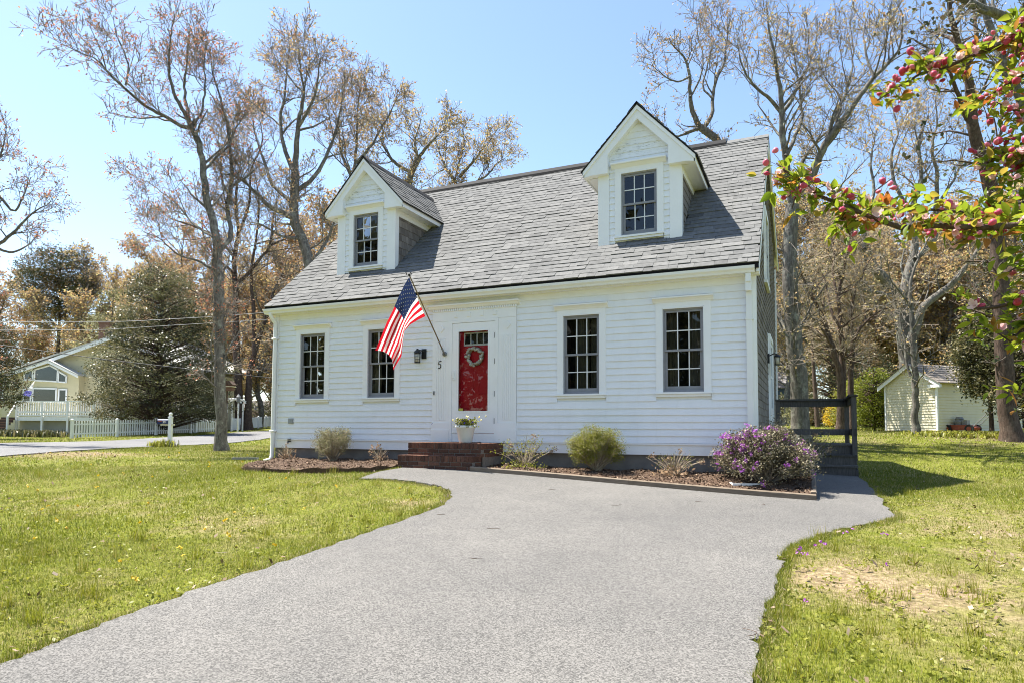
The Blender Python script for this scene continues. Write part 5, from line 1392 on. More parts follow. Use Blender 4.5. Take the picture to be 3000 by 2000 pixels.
# blue house far behind
bb0 = bu(2300, 55); bh = thing('blue_house', 'dark blue house with white window trim far behind the porch', 'house', tuple(bb0), YAW)
k5 = 55/FPX
MB().box(-3.2, .9, 0, 5, -.5, 3.1).build('wall', M['bluewall'], bh)
b = MB(); b.prism([(-.4, 3.0), (2.6, 4.9), (5.4, 3.0)], 'x', -3.5, 1.15); b.build('roof', M['greyroof'], bh)
b = MB(); b.box(-.62, .32, -.06, -.0, .0, 1.95); wf = b.build('window', M['trim'], bh); MB().box(-.42, .02, -.075, -.061, .35, 1.75).build('pane', M['glass'], wf); MB().box(-.44, .04, -.085, -.07, 1.0, 1.05).build('sash', M['trim'], wf)
b0 = bu(775, 85); fh = thing('grey_house', 'low grey roofed house far beyond the picket fence', 'house', tuple(b0), YAW)
MB().box(-7, 2.6, 0, 6, -1, 1.6).build('wall', M['bluewall'], fh); b = MB(); b.prism([(-.4, 1.5), (3, 3.2), (6.4, 1.5)], 'x', -7.4, 3); b.build('roof', M['greyroof'], fh)
b = MB(); b.box(-.2, 1.0, -.06, -.001, -.2, 1.2); b.build('window', M['trim'], fh)

# ================================================================== TREES
def limb(uv, d0, d1, r0, r1):
    n = len(uv); return ([P(u, v, d0+(d1-d0)*i/(n-1)) for i, (u, v) in enumerate(uv)], r0, r1)
def traced(name, label, u, d, limbs, seed, bark='bark', twig='twig', bud='bud', **kw):
    b0 = bu(u, d); L = []
    for i, (pts, r0, r1) in enumerate(limbs):
        q = rel(pts, b0)
        if i == 0 or kw.get('multi', 0) > i: q[0] = np.array([q[0][0], q[0][1], -.05])
        L.append((q, r0, r1))
    kw.pop('multi', None)
    return bare_tree(name, label, tuple(b0), L, seed, M[bark], M[twig], M[bud], **kw)
# the big leaning tree by the road
D = 19.8
traced('leaning_tree', 'tall tree by the road leaning left with one long bare limb over the lawn', 650, D, [
    limb([(650,1325),(646,1150),(643,950),(639,800),(636,740)], D, D, .175, .14),
    limb([(636,740),(625,650),(606,590),(597,501),(588,440),(572,392),(553,352)], D, D-.4, .125, .07),
    limb([(553,352),(538,325),(513,283),(500,235),(495,180),(500,120),(505,60)], D-.4, D-1.2, .06, .012),
    limb([(553,352),(545,300),(540,250),(548,190),(552,130),(560,75)], D-.4, D+.8, .05, .012),
    limb([(560,372),(535,372),(490,345),(440,319),(400,290),(368,262)], D-.3, D-1.6, .06, .036),
    limb([(368,262),(335,232),(310,203),(281,174),(255,163),(230,152),(205,140)], D-1.6, D-2.6, .034, .008),
    limb([(368,250),(375,215),(372,175),(355,135),(338,90),(332,45)], D-1.5, D-1.2, .028, .007),
    limb([(310,203),(300,160),(280,115),(262,75)], D-2, D-2.6, .02, .007),
    limb([(400,290),(390,262),(372,240),(380,200),(395,160)], D-1.4, D-.6, .026, .008),
    limb([(639,740),(662,712),(676,689),(666,610),(672,560),(690,540),(745,500)], D, D+1.0, .085, .03),
    limb([(597,501),(640,455),(668,430),(690,380),(720,330)], D, D+1.4, .045, .012),
    limb([(676,600),(678,500),(672,420),(660,340),(640,270),(620,200),(615,140)], D+.4, D+1.8, .06, .012),
    limb([(560,380),(590,330),(600,260),(598,190),(605,130)], D-.2, D+.6, .04, .010),
    limb([(640,800),(590,770),(520,745),(470,700),(420,680)], D, D-1, .04, .010),
    limb([(630,700),(570,660),(520,600),(470,560),(430,530)], D, D+1.6, .04, .010),
], 101, lv=((1.5, .8, 2.2), (3.6, .45, 1.1), (6, .22, .55)), budn=1.5, budsize=0.069, bud='bud_pink')
D = 52
traced('twin_tree', 'dark twin-trunk tree beyond the far picket fence left of the house corner', 705, D, [
    limb([(706,1225),(696,1100),(690,950),(690,834),(684,760),(700,680),(690,600),(700,500)], D, D+.5, .36, .08),
    limb([(728,1225),(730,1100),(745,1040),(759,990),(780,930),(800,860),(830,800)], D, D+.5, .30, .08),
    limb([(690,834),(730,800),(760,760),(790,720),(800,640),(820,560)], D, D+1.5, .16, .03),
    limb([(688,800),(650,770),(600,700),(590,620)], D, D+1, .12, .03),
    limb([(745,1040),(742,900),(735,800),(750,700),(760,600),(745,500)], D, D+1, .18, .03),
    limb([(700,680),(730,600),(735,500),(770,420),(760,350)], D, D-1, .12, .02),
    limb([(690,600),(655,540),(650,450),(680,360)], D, D+2, .10, .02),
    limb([(790,720),(850,690),(880,640)], D+1, D+2, .10, .02),
    limb([(690,760),(640,700),(560,660),(500,640),(450,600)], D, D+2, .12, .02),
    limb([(690,900),(620,870),(560,850),(500,800)], D, D+2, .10, .02),
], 102, bark='bark_brown', multi=2, lv=((.7, 2.2, 5.0), (1.5, 1.1, 2.6), (2.4, .6, 1.3)), budn=2.0, budsize=0.117, rtip=.013)
D = 22
traced('spreading_tree', 'spreading bare oak rising behind the left end of the roof', 900, D, [
    limb([(915,1250),(910,1000),(905,780),(885,700),(861,650),(862,560),(864,510)], D, D, .22, .14),
    limb([(864,510),(868,440),(872,373),(885,310),(889,258),(880,200),(872,150)], D, D-.6, .11, .015),
    limb([(862,640),(840,630),(810,615),(786,603),(745,560),(700,522),(660,510)], D, D-1.6, .10, .02),
    limb([(864,510),(835,440),(820,360),(835,280),(840,200),(850,130)], D, D+1.5, .08, .012),
    limb([(872,373),(900,330),(925,270),(935,200),(940,160)], D-.2, D-1.5, .06, .012),
    limb([(868,560),(920,520),(960,450),(985,380),(1000,300),(1010,240)], D, D+1, .08, .012),
    limb([(862,600),(800,540),(770,460),(745,380),(735,300)], D, D+2, .07, .012),
    limb([(905,780),(950,720),(975,660),(1000,620)], D, D+.5, .07, .02),
    limb([(885,700),(820,690),(770,660),(720,650)], D, D-1, .06, .015),
    limb([(985,640),(1020,560),(1040,480),(1045,380),(1050,300),(1060,240)], D+2, D+2.5, .09, .012),
    limb([(1040,480),(1085,430),(1120,370),(1150,320),(1165,265)], D+2.4, D+3, .06, .012),
    limb([(1030,520),(1000,450),(990,360),(960,290)], D+2.4, D+3, .06, .012),
], 103, lv=((1.7, 1.0, 2.6), (3.6, .5, 1.2), (5.5, .28, .6)), budn=1.8, budsize=0.081)
D = 26
traced('golden_tree', 'golden budding tree showing over the ridge between the dormers', 1210, D, [
    limb([(1200,1200),(1200,800),(1190,600),(1205,505),(1228,460)], D, D, .2, .12),
    limb([(1228,460),(1260,420),(1290,390),(1310,372)], D, D-1, .07, .015),
    limb([(1205,505),(1160,480),(1130,440),(1110,400),(1100,360)], D, D+1, .08, .015),
    limb([(1228,470),(1215,420),(1225,380),(1235,350)], D, D+1, .06, .015),
    limb([(1330,1200),(1340,700),(1330,560),(1345,480),(1360,420),(1355,380)], D+3, D+3, .16, .015),
    limb([(1345,520),(1390,470),(1420,430),(1440,405)], D+3, D+2, .08, .012),
    limb([(1340,560),(1420,520),(1455,480),(1480,465)], D+3, D+4, .08, .012),
    limb([(1335,540),(1300,480),(1280,420),(1275,380)], D+3, D+4, .07, .012),
], 104, lv=((2.2, .9, 2.2), (4.2, .5, 1.1), (5.5, .28, .55)), bud='bud_gold', budn=2.2, budsize=0.090, multi=0)

D = 19.5
traced('mossy_tree', 'thick grey trunked oak standing just behind the right gable of the house', 2345, D, [
    limb([(2345,1252),(2338,1100),(2328,1000),(2318,880),(2312,765),(2318,660),(2322,600)], D, D, .27, .19),
    limb([(2330,1000),(2295,960),(2270,890),(2255,820)], D, D+1.2, .11, .05),
    limb([(2322,600),(2310,530),(2302,459),(2295,400),(2290,332),(2283,250),(2268,170),(2255,80),(2245,10)], D, D-.8, .13, .012),
    limb([(2290,332),(2255,290),(2222,265),(2190,225),(2172,185),(2160,130)], D-.3, D-1.5, .06, .010),
    limb([(2290,340),(2325,280),(2345,230),(2370,190),(2390,130),(2395,60)], D-.3, D+1, .06, .010),
    limb([(2320,600),(2340,560),(2378,520),(2400,460),(2419,423),(2450,375),(2486,332)], D, D-1.0, .13, .09),
    limb([(2486,332),(2525,275),(2560,230),(2600,190),(2634,143),(2644,90),(2640,30)], D-1, D-1.6, .08, .012),
    limb([(2419,423),(2440,350),(2470,290),(2490,230),(2500,150),(2490,60)], D-.6, D+1, .06, .012),
    limb([(2322,600),(2335,520),(2360,460),(2390,420),(2430,380),(2455,330),(2470,260)], D, D+1.6, .08, .012),
    limb([(2302,459),(2330,400),(2350,340),(2345,270),(2330,180),(2320,90)], D-.3, D+.6, .06, .010),
    limb([(2560,230),(2540,170),(2530,100),(2545,30)], D-1.3, D-.6, .04, .010),
], 105, lv=((1.5, .9, 2.4), (3.0, .5, 1.2), (4.5, .28, .6)), bud='bud_gold', budn=1.2, budsize=0.081)
D = 21.5
traced('ridge_tree', 'bare oak leaning left whose limbs show above the right end of the ridge', 2140, D, [
    limb([(2180,1250),(2170,800),(2150,560),(2115,430),(2080,395),(2050,372)], D, D, .22, .12),
    limb([(2050,372),(2030,330),(2022,285),(2020,225),(2005,170),(1975,140),(1958,112)], D, D-.6, .09, .012),
    limb([(2060,378),(2085,340),(2088,290),(2100,230),(2120,190),(2130,110),(2140,40)], D, D+.8, .07, .010),
    limb([(2055,375),(2020,385),(1985,400),(1955,390),(1935,360),(1920,340)], D, D-1, .05, .012),
    limb([(2020,225),(1990,240),(1960,232),(1930,210),(1905,190)], D-.4, D-1.2, .035, .008),
    limb([(2022,285),(2050,230),(2060,170),(2045,110),(2040,50)], D-.3, D+.4, .035, .008),
    limb([(2088,290),(2060,250),(2075,190),(2085,110),(2080,30)], D+.2, D+1, .035, .008),
], 106, lv=((1.6, .7, 2.0), (3.2, .45, 1.0), (5, .25, .55)), bud='bud', budn=1.6, budsize=0.073)
D = 31
traced('forked_tree', 'large forked oak standing behind the shed roof', 2660, D, [
    limb([(2668,1250),(2665,1090),(2655,1000),(2645,930),(2640,880)], D, D, .50, .36),
    limb([(2640,880),(2600,830),(2565,790),(2530,730),(2500,690),(2480,640)], D, D-1, .28, .14),
    limb([(2480,640),(2440,560),(2380,520),(2340,480)], D-1, D-2, .10, .02),
    limb([(2530,730),(2535,640),(2560,560),(2550,470),(2570,380)], D-1, D, .12, .02),
    limb([(2645,880),(2660,800),(2680,720),(2670,620),(2700,520),(2690,420),(2720,340)], D, D+1, .24, .03),
    limb([(2660,1010),(2685,960),(2700,905),(2740,870),(2790,830),(2840,770),(2880,700),(2900,650)], D-.6, D-2, .22, .05),
    limb([(2640,880),(2590,860),(2530,850),(2480,820),(2440,780)], D, D-2, .10, .02),
    limb([(2680,760),(2740,700),(2750,600),(2800,520),(2830,420)], D, D+1, .12, .02),
    limb([(2670,620),(2630,560),(2610,470),(2630,380),(2610,300)], D, D+1, .10, .02),
    limb([(2740,640),(2745,520),(2730,440),(2745,360),(2740,290)], D+1, D+1, .12, .02),
], 107, lv=((1.1, 1.4, 3.4), (2.2, .8, 1.6), (3.6, .4, .85)), bud='bud_gold', budn=1.6, budsize=0.122, rtip=.006)
D = 22.5
traced('shed_sapling', 'slender forked tree in front of the shed gable', 2681, D, [
    limb([(2681,1266),(2681,1150),(2679,1080),(2672,960),(2670,900)], D, D, .12, .07),
    limb([(2670,900),(2668,830),(2690,760),(2720,700),(2745,640)], D, D, .06, .012),
    limb([(2668,1100),(2655,1060),(2650,1000),(2640,960),(2635,900)], D, D+.4, .05, .012),
    limb([(2670,900),(2640,860),(2610,820),(2600,760)], D, D-1, .035, .010),
    limb([(2668,840),(2640,790),(2650,720),(2640,660)], D, D+1, .04, .010),
], 108, lv=((1.2, .8, 1.8), (2.2, .5, 1.0), (3.5, .3, .6)), bud='bud_gold', budn=1.0, budsize=0.081)
D = 19.5
traced('pitch_pine', 'dark reddish pine trunk at the right edge with crooked upper limbs', 2960, D, [
    limb([(2966,1280),(2950,1180),(2942,1050),(2935,900),(2928,760),(2920,650),(2905,560)], D, D, .25, .20),
    limb([(2905,560),(2870,440),(2850,370),(2845,300),(2835,220),(2810,140),(2790,60),(2780,-30)], D, D-.5, .20, .05),
    limb([(2870,440),(2895,420),(2930,395),(2935,350),(2950,280)], D, D+1, .07, .02),
    limb([(2850,370),(2825,330),(2800,260),(2775,200),(2740,160),(2710,150)], D, D-1, .08, .02),
    limb([(2835,220),(2815,190),(2760,170),(2700,130),(2660,110)], D-.3, D-1.5, .06, .015),
    limb([(2810,140),(2780,110),(2730,95),(2690,60)], D-.4, D+1, .06, .015),
    limb([(2830,200),(2860,120),(2855,50),(2850,-20)], D-.3, D+.6, .08, .03),
    limb([(2905,500),(2850,480),(2800,470),(2760,475)], D, D-1, .05, .012),
], 109, bark='bark_brown', lv=((1.6, .7, 2.0), (2.2, .4, 1.0), (3, .25, .6)), bud='pine', budn=1.2, budsize=0.156, budspread=.09, spread=(40, 80), up=.05)
D = 14
traced('corner_tree', 'limb of a lichen-covered tree crossing the top right corner', 3110, D, [
    limb([(3130,1400),(3120,1000),(3090,700),(3040,460),(3000,330),(2965,240),(2930,150),(2900,80),(2870,-20)], D, D, .20, .06),
    limb([(3000,330),(2960,250),(2925,200),(2880,175),(2850,150)], D, D-.5, .05, .015),
    limb([(3090,120),(3000,70),(2930,45),(2860,20),(2800,-20)], D-.5, D-1, .11, .07),
    limb([(3120,300),(3100,200),(3090,120)], D, D-.5, .14, .11),
    limb([(2965,240),(2990,180),(2985,100),(2990,20)], D, D+.8, .045, .012),
    limb([(3040,460),(2990,430),(2960,420),(2920,440)], D, D+1, .04, .010),
], 110, lv=((1.4, .6, 1.5), (2.2, .35, .8), (3.5, .2, .45)), bud='bud_gold', budn=1.4, budsize=0.048)
D = 27
traced('grove_tree', 'many-stemmed bare tree between the porch rail and the shed', 2455, D, [
    limb([(2462,1215),(2462,1110),(2440,1020),(2420,960),(2390,890),(2360,830),(2330,760)], D, D, .17, .03),
    limb([(2465,1215),(2468,1080),(2462,960),(2456,880),(2470,800),(2490,720)], D+.4, D+.6, .17, .03),
    limb([(2495,1215),(2492,1100),(2500,1000),(2495,900),(2520,820),(2550,760)], D+1.2, D+1, .15, .025),
    limb([(2440,1020),(2405,960),(2370,920),(2340,870)], D, D-1, .06, .015),
    limb([(2462,960),(2430,900),(2420,830),(2390,770)], D, D+1, .07, .015),
    limb([(2500,1000),(2530,950),(2580,910),(2620,900)], D, D-1, .06, .015),
    limb([(2456,880),(2440,800),(2445,730),(2430,660)], D, D+1, .06, .015),
], 111, bark='bark_brown', multi=3, lv=((1.6, 1.0, 2.6), (2.8, .6, 1.4), (4.2, .35, .75)), bud='bud_gold', budn=.9, budsize=0.081, twig='twig_tan')
D = 23
traced('edge_tree', 'red budding tree at the left edge whose trunk stands out of view', -90, D, [
    limb([(-80,1330),(-90,1000),(-95,800),(-80,680),(-70,600)], D, D, .25, .14),
    limb([(-70,600),(-20,560),(40,620),(70,570),(90,520)], D, D, .07, .012),
    limb([(-80,700),(-20,720),(30,690),(80,640),(120,610),(150,600)], D, D-.6, .08, .012),
    limb([(-80,640),(-40,560),(-10,480),(10,430),(15,390)], D, D, .07, .012),
    limb([(-20,720),(30,740),(80,720),(110,690)], D, D+1, .05, .012),
    limb([(-70,600),(-80,480),(-60,380),(-70,280)], D, D, .08, .012),
], 112, lv=((1.6, .8, 1.8), (3.2, .5, 1.0), (5, .25, .55)), bud='bud_pink', budn=1.8, budsize=0.081)

# generic woods trees: four seeds, copied with their own places, turns and sizes
def generic(seed, H=11, spreadw=1.0, lean=0, bud='bud', twig='twig', bark='bark', **kw):
    r = np.random.default_rng(seed); L = []
    tr = [(0, 0, -.05)]; 
    for k in range(1, 7): tr.append((tr[-1][0]+r.normal(lean, .14), tr[-1][1]+r.normal(0, .14), H*.62*k/6))
    L.append((tr, .17, .07))
    for k in range(7):
        f = r.uniform(.32, 1.0); i = min(int(f*6), 5); t_ = f*6-i; b_ = np.array(tr[i])*(1-t_)+np.array(tr[i+1])*t_
        a = 2*math.pi*k/7*1.9+r.uniform(-.5, .5); Lh = H*r.uniform(.22, .34)*spreadw; rise = H*r.uniform(.22, .40)
        p = [b_]; 
        for q in range(1, 5):
            g_ = q/4; p.append(b_+np.array([math.cos(a)*Lh*g_**.8, math.sin(a)*Lh*g_**.8, rise*g_**1.25])+r.normal(0, .12, 3))
        L.append((p, .075, .014))
    L.append(([tr[-1], (tr[-1][0]+r.normal(0, .4), tr[-1][1]+r.normal(0, .4), H*.8), (tr[-1][0]+r.normal(0, .6), tr[-1][1]+r.normal(0, .6), H*.98)], .065, .012))
    return L
protos = []
for k, (sd_, bd, tw, bk) in enumerate([(201, 'bud_gold', 'twig', 'bark'), (202, 'bud', 'twig_tan', 'bark'), (203, 'bud_gold', 'twig_tan', 'bark'), (204, 'bud', 'twig', 'bark')]):
    protos.append((sd_, bd, tw, bk))
woods = [ # u, depth, height, proto
 (250,62,17,0),(350,58,14,2),(430,66,17,0),(520,60,18,1),(590,70,20,0),(470,75,16,2),(650,68,17,1),(760,58,16,0),(840,64,20,1),(930,60,21,1),(1010,66,21,0),(1100,60,17,0),(1175,66,17,0),(1280,64,15,2),(1390,62,14.5,2),
 (200,80,15,2),(60,66,13,1),(-60,70,16,3),
 (2230,48,19,0),(2310,44,15,2),(2390,50,19,0),(2440,46,14,2),(2520,60,21,0),(2590,62,18,2),(2650,60,20,0),(2720,62,19,2),(2780,56,19,0),(2850,60,18,2),(2900,54,18,0),(2960,62,18,2),(3020,52,20,0),(2350,64,16,2),(2480,66,18,2),(2620,68,19,2),(2760,64,18,2),(2880,66,19,2),(3000,66,18,2),(2150,60,17,0),(2040,64,16,0),(740,78,14,2),(690,84,15,2),(800,86,14,2)]
place = {250:'left of the yellow house chimney',350:'behind the yellow house chimney',430:'behind the top of the holly'}
made = {}
nrng = np.random.default_rng(77)
WHERE = ['left of the yellow house chimney', 'behind the yellow house chimney', 'above the left shoulder of the big holly', 'straight above the big holly', 'between the big holly and the leaning trunk', 'far off, low behind the big holly', 'directly behind the leaning trunk', 'behind the twin trunks', 'left of the lower roof corner', 'behind the left eave of the small dormer', 'straight behind the left dormer', 'above the left dormer ridge', 'where the left dormer meets the main roof', 'over the ridge right of the left dormer', 'over the middle of the roof ridge',
  'right of the domed pine', 'left of the domed pine', 'cut by the left picture edge',
  'just right of the gable peak', 'directly behind the mossy oak', 'right of the mossy oak', 'above the porch handrail', 'above the near porch post', 'above the yellow-green bush', 'left of the forked oak', 'right of the forked oak', 'above the middle of the shed roof', 'above the old mower', 'above the dark holly by the pine', 'behind the pine trunk', 'past the right picture edge', 'farther off, past the mossy oak', 'farther off, over the porch post', 'farther off, left of the shed', 'farther off, over the shed roof', 'farther off, beyond the dark holly', 'farther off, right of the pine trunk', 'behind the right end of the ridge', 'behind the right dormer', 'far away behind the arbor lamp', 'far away over the first picket fence end', 'far away over the second picket fence']
for n_, (u, d, h, k) in enumerate(woods):
    b0 = bu(u, d); colr = ['gold-budded', 'orange-budded', 'tan', 'russet-budded'][k]
    grp = 'bare trees beyond the road' if u < 900 else ('budding trees behind the roof' if u < 2160 else 'bare woodland trees behind the shed')
    lab = f'bare {colr} tree {WHERE[n_]}'
    if k not in made:
        sd_, bd, tw, bk = protos[k]
        made[k] = bare_tree('bare_tree', lab, tuple(b0), generic(sd_, 11), sd_, M[bk], M[tw], M[bd], group=grp, lv=((2.4, .8, 2.0), (4.2, .45, 1.0), (6, .25, .55)), budn=2.2, budsize=0.138, rtip=.008, sides=7)
        o = made[k]
    else: o = copy_thing(made[k], 'bare_tree', tuple(b0), 0, 1, lab, grp)
    s = h/11; w_ = s*nrng.uniform(.85, 1.1)
    o.scale = (w_, w_, s); o.rotation_euler = (0, 0, nrng.uniform(0, 6.28))

# evergreens
def evergreen(name, label, loc, H, prof, seed, leaf, bark, ncl, per, ls, cs, bare=.12, flatten=(1, 1), aspect=.6, cat='tree', trunk_r=.16, group=None, clump_flat=.7):
    """prof: (height fraction, radius) list; leaf clumps ride on limbs that leave gaps between them"""
    rg = np.random.default_rng(seed); t = thing(name, label, cat, loc, 0, group)
    hs = [p[0] for p in prof]; rr = [p[1] for p in prof]
    z = rg.uniform(prof[0][0], prof[-1][0], ncl*3); R = np.interp(z, hs, rr); keep = rg.uniform(0, 1, len(z)) < (R/max(rr))**1.3+.05; z = z[keep][:ncl]; R = np.interp(z, hs, rr)
    a = rg.uniform(0, 2*np.pi, len(z)); q = rg.uniform(.35, 1.0, len(z))**.45*rg.uniform(.8, 1.12, len(z))
    E = np.c_[np.cos(a)*R*q*flatten[0], np.sin(a)*R*q*flatten[1], z*H]
    st = np.c_[np.zeros(len(z)), np.zeros(len(z)), np.clip(z*H-R*.25*q, .15, H*.97)]
    Lp = np.stack([st, st*.5+E*.5+np.array([0, 0, .05]), E], 1); LR = np.linspace(.03, .006, 3)[None].repeat(len(z), 0)
    tp = resample([(0, 0, -.1), (rg.normal(0, .1), rg.normal(0, .1), H*.5), (0, 0, H*.97)], 8)[None]; tr = np.linspace(trunk_r, .02, 8)[None]
    V1, Q1 = tubes(tp, tr, 8); V2, Q2 = tubes(Lp, LR, 4); v, qd, mi, tt = merge([(V1, Q1, 0, None), (V2, Q2, 0, None)])
    link('trunk', npmesh('trunk', v, quads=qd, mats=[bark], smooth=True), t)
    C = np.repeat(E, per, 0); w_ = np.repeat(rg.uniform(.6, 1.3, len(E)), per)[:, None]
    C = C+rg.normal(0, cs, C.shape)*w_*np.array([1, 1, clump_flat])
    V, Q = rhombi(C, ls, rg, aspect, np.array([0, 0, .5])); ti = np.clip(np.repeat(rg.uniform(0, .75, len(E)), per)+rg.uniform(0, .25, len(C)), 0, .999)
    link('crown', npmesh('crown', V, quads=Q, mats=[leaf], tint_q=ti), t)
    return t
evergreen('holly_tree', 'huge dark glossy holly tree behind the picket fence', tuple(bu(462, 40.9)), 10.6, [(.09, 4.6), (.2, 5.3), (.38, 5.0), (.55, 4.2), (.72, 3.3), (.88, 2.2), (1, .6)], 301, M['holly'], M['bark_brown'], 760, 80, .115, .30, flatten=(1, .55), trunk_r=.3, clump_flat=.5)
evergreen('dark_conifer', 'dark evergreen at the left edge in front of the yellow house', tuple(bu(-95, 33)), 7.2, [(.25, 2.6), (.5, 2.3), (.75, 1.6), (1, .3)], 302, M['pine'], M['bark_brown'], 300, 60, .16, .26, aspect=.25, trunk_r=.18)
evergreen('pine_tree', 'rust-green domed pine tree rising behind the yellow house roof', tuple(bu(160, 62)), 16.8, [(.62, 1.6), (.74, 3.2), (.86, 3.6), (.95, 2.6), (1, .9)], 303, M['pine'], M['bark_brown'], 260, 70, .30, .45, aspect=.22, trunk_r=.28)
evergreen('olive_tree', 'yellow-green evergreen left of the holly near the chimney', tuple(bu(320, 50)), 10.6, [(.3, 2.0), (.55, 2.4), (.8, 1.7), (1, .3)], 304, M['boxleaf2'], M['bark_brown'], 160, 50, .18, .34, aspect=.4)
evergreen('holly_tree', 'dark holly beside the pine trunk at the right edge of the yard', tuple(bu(2905, 22.5)), 4.4, [(.30, .7), (.5, 1.0), (.7, .95), (.9, .6), (1, .2)], 305, M['holly'], M['bark_brown'], 420, 46, .09, .17, trunk_r=.08)
evergreen('holly_tree', 'second dark holly half out of view past the pine trunk', tuple(bu(3040, 21)), 6.2, [(.1, 1.2), (.4, 1.6), (.7, 1.4), (1, .2)], 306, M['holly'], M['bark_brown'], 320, 46, .09, .18, trunk_r=.08)
evergreen('cedar_tree', 'dark feathery evergreen behind the porch rail', tuple(bu(2440, 38)), 6.0, [(.05, 1.9), (.35, 2.0), (.7, 1.3), (1, .2)], 307, M['pine'], M['bark_brown'], 260, 46, .15, .25, aspect=.3)
evergreen('cedar_tree', 'dim evergreen seen left of the shed above the yellow-green bush', tuple(bu(2540, 40)), 5.4, [(.05, 1.9), (.4, 1.9), (.75, 1.2), (1, .2)], 308, M['pine'], M['bark_brown'], 240, 46, .15, .25, aspect=.3)
evergreen('pine_tree', 'pale green pine boughs high behind the porch and grove', tuple(bu(2395, 36)), 9.6, [(.72, 1.0), (.82, 1.6), (.92, 1.2), (1, .3)], 309, M['pine'], M['bark_brown'], 70, 60, .24, .30, aspect=.22, trunk_r=.13)
evergreen('yellow_green_bush', 'bright yellow-green bush against the left side of the shed', tuple(bu(2562, 29)), 2.7, [(.03, .85), (.35, 1.15), (.7, 1.0), (1, .25)], 310, M['yellowleaf'], M['bark_brown'], 240, 55, .075, .15, cat='bush', trunk_r=.04)
evergreen('green_bush', 'green bush behind the near porch post', tuple(bu(2500, 31)), 2.3, [(.03, .9), (.35, 1.1), (.7, .9), (1, .2)], 311, M['boxleaf'], M['bark_brown'], 150, 45, .075, .16, cat='bush', trunk_r=.04)
evergreen('forsythia', 'small bright yellow forsythia seen through the porch rails', tuple(bu(2446, 33)), 1.25, [(.05, .35), (.4, .55), (.8, .4), (1, .15)], 312, M['forsythia'], M['bark_brown'], 60, 40, .06, .09, cat='bush', trunk_r=.03)
for n_, (u, d, h, w_, mt, lab) in enumerate([(760, 72, 2.6, 3.2, 'boxleaf2', 'grey-green, beyond the far picket fence'), (650, 60, 2.6, 2.0, 'deadhead', 'tan and leafless, behind the arbor'),
        (820, 62, 3.2, 2.4, 'boxleaf2', 'grey-green, beside the house corner beyond the road'), (2380, 40, 1.7, 1.8, 'boxleaf2', 'low and grey-green, past the porch post'), (2300, 46, 2.2, 2, 'boxleaf2', 'grey-green, in front of the blue house'),
        (2620, 42, 2.4, 2.4, 'boxleaf2', 'grey-green, just behind the shed ridge'), (2750, 38, 2.6, 2.6, 'deadhead', 'tan and leafless, behind the shed'), (2900, 36, 2.8, 2.6, 'boxleaf2', 'grey-green, behind the dark holly'), (2990, 32, 2.4, 2.4, 'holly', 'dark and glossy, at the right edge')]):
    evergreen('understory_bush', 'undergrowth bush, '+lab, tuple(bu(u, d)), h, [(.03, w_*.8), (.4, w_), (.75, w_*.7), (1, .2)], 400+n_, M[mt], M['bark_brown'], 110, 34, .11, .28, cat='bush', trunk_r=.04, flatten=(1, .6))
# a lily clump at the mailbox, ground cover by the pine, low plants at the deck
def tuft(name, label, loc, n, rx, h, seed, mat, wid=.012, kind=None, cat='plant', ry=None):
    rg = np.random.default_rng(seed); a = rg.uniform(0, 6.28, n); b0 = np.c_[rg.normal(0, rx*.5, n), rg.normal(0, (ry or rx)*.5, n), np.zeros(n)]
    b0[:, 2] = G(b0[:, 0]+loc[0], b0[:, 1]+loc[1])-loc[2]
    d = np.c_[np.cos(a), np.sin(a), np.zeros(n)]; L = h*rg.uniform(.5, 1.1, n)[:, None]; lean = rg.uniform(.15, .8, n)[:, None]
    s = np.c_[-d[:, 1], d[:, 0], np.zeros(n)]*wid/2; up_ = np.array([0, 0, 1.])
    m_ = b0+d*L*lean*.35+up_*L*.65; e = b0+d*L*lean*.9+up_*L*(1-.35*lean)
    V = np.stack([b0-s, b0+s, m_+s*.9, m_-s*.9, e], 1).reshape(-1, 3); k = np.arange(n)*5
    t_ = rg.uniform(0, .6, n)
    o = link(name, npmesh(name, V, tris=np.c_[k+3, k+2, k+4], quads=np.c_[k, k+1, k+2, k+3], mats=[mat], tint_t=t_, tint_q=t_), None, loc); return tag(o, label, cat, None, kind)
tuft('lily_clump', 'green lily shoots at the foot of the mailbox post', tuple(bu(487, 23.3)), 170, .35, .32, 51, M['boxleaf'], .03)
tuft('lily_clump', 'small green shoots beside the road left of the mailbox', tuple(bu(458, 23.2)), 80, .2, .24, 52, M['boxleaf'], .03)
tag(tuft('ground_cover', None, tuple(bu(2890, 21.3)), 2600, 1.7, .20, 53, M['boxleaf'], .05, 'stuff', None, 1.0), kind='stuff')
tag(tuft('flower_bed', None, tuple(bu(60, 39.5)), 2600, 3.4, .45, 54, M['holly'], .07, 'stuff', None, .8), kind='stuff')

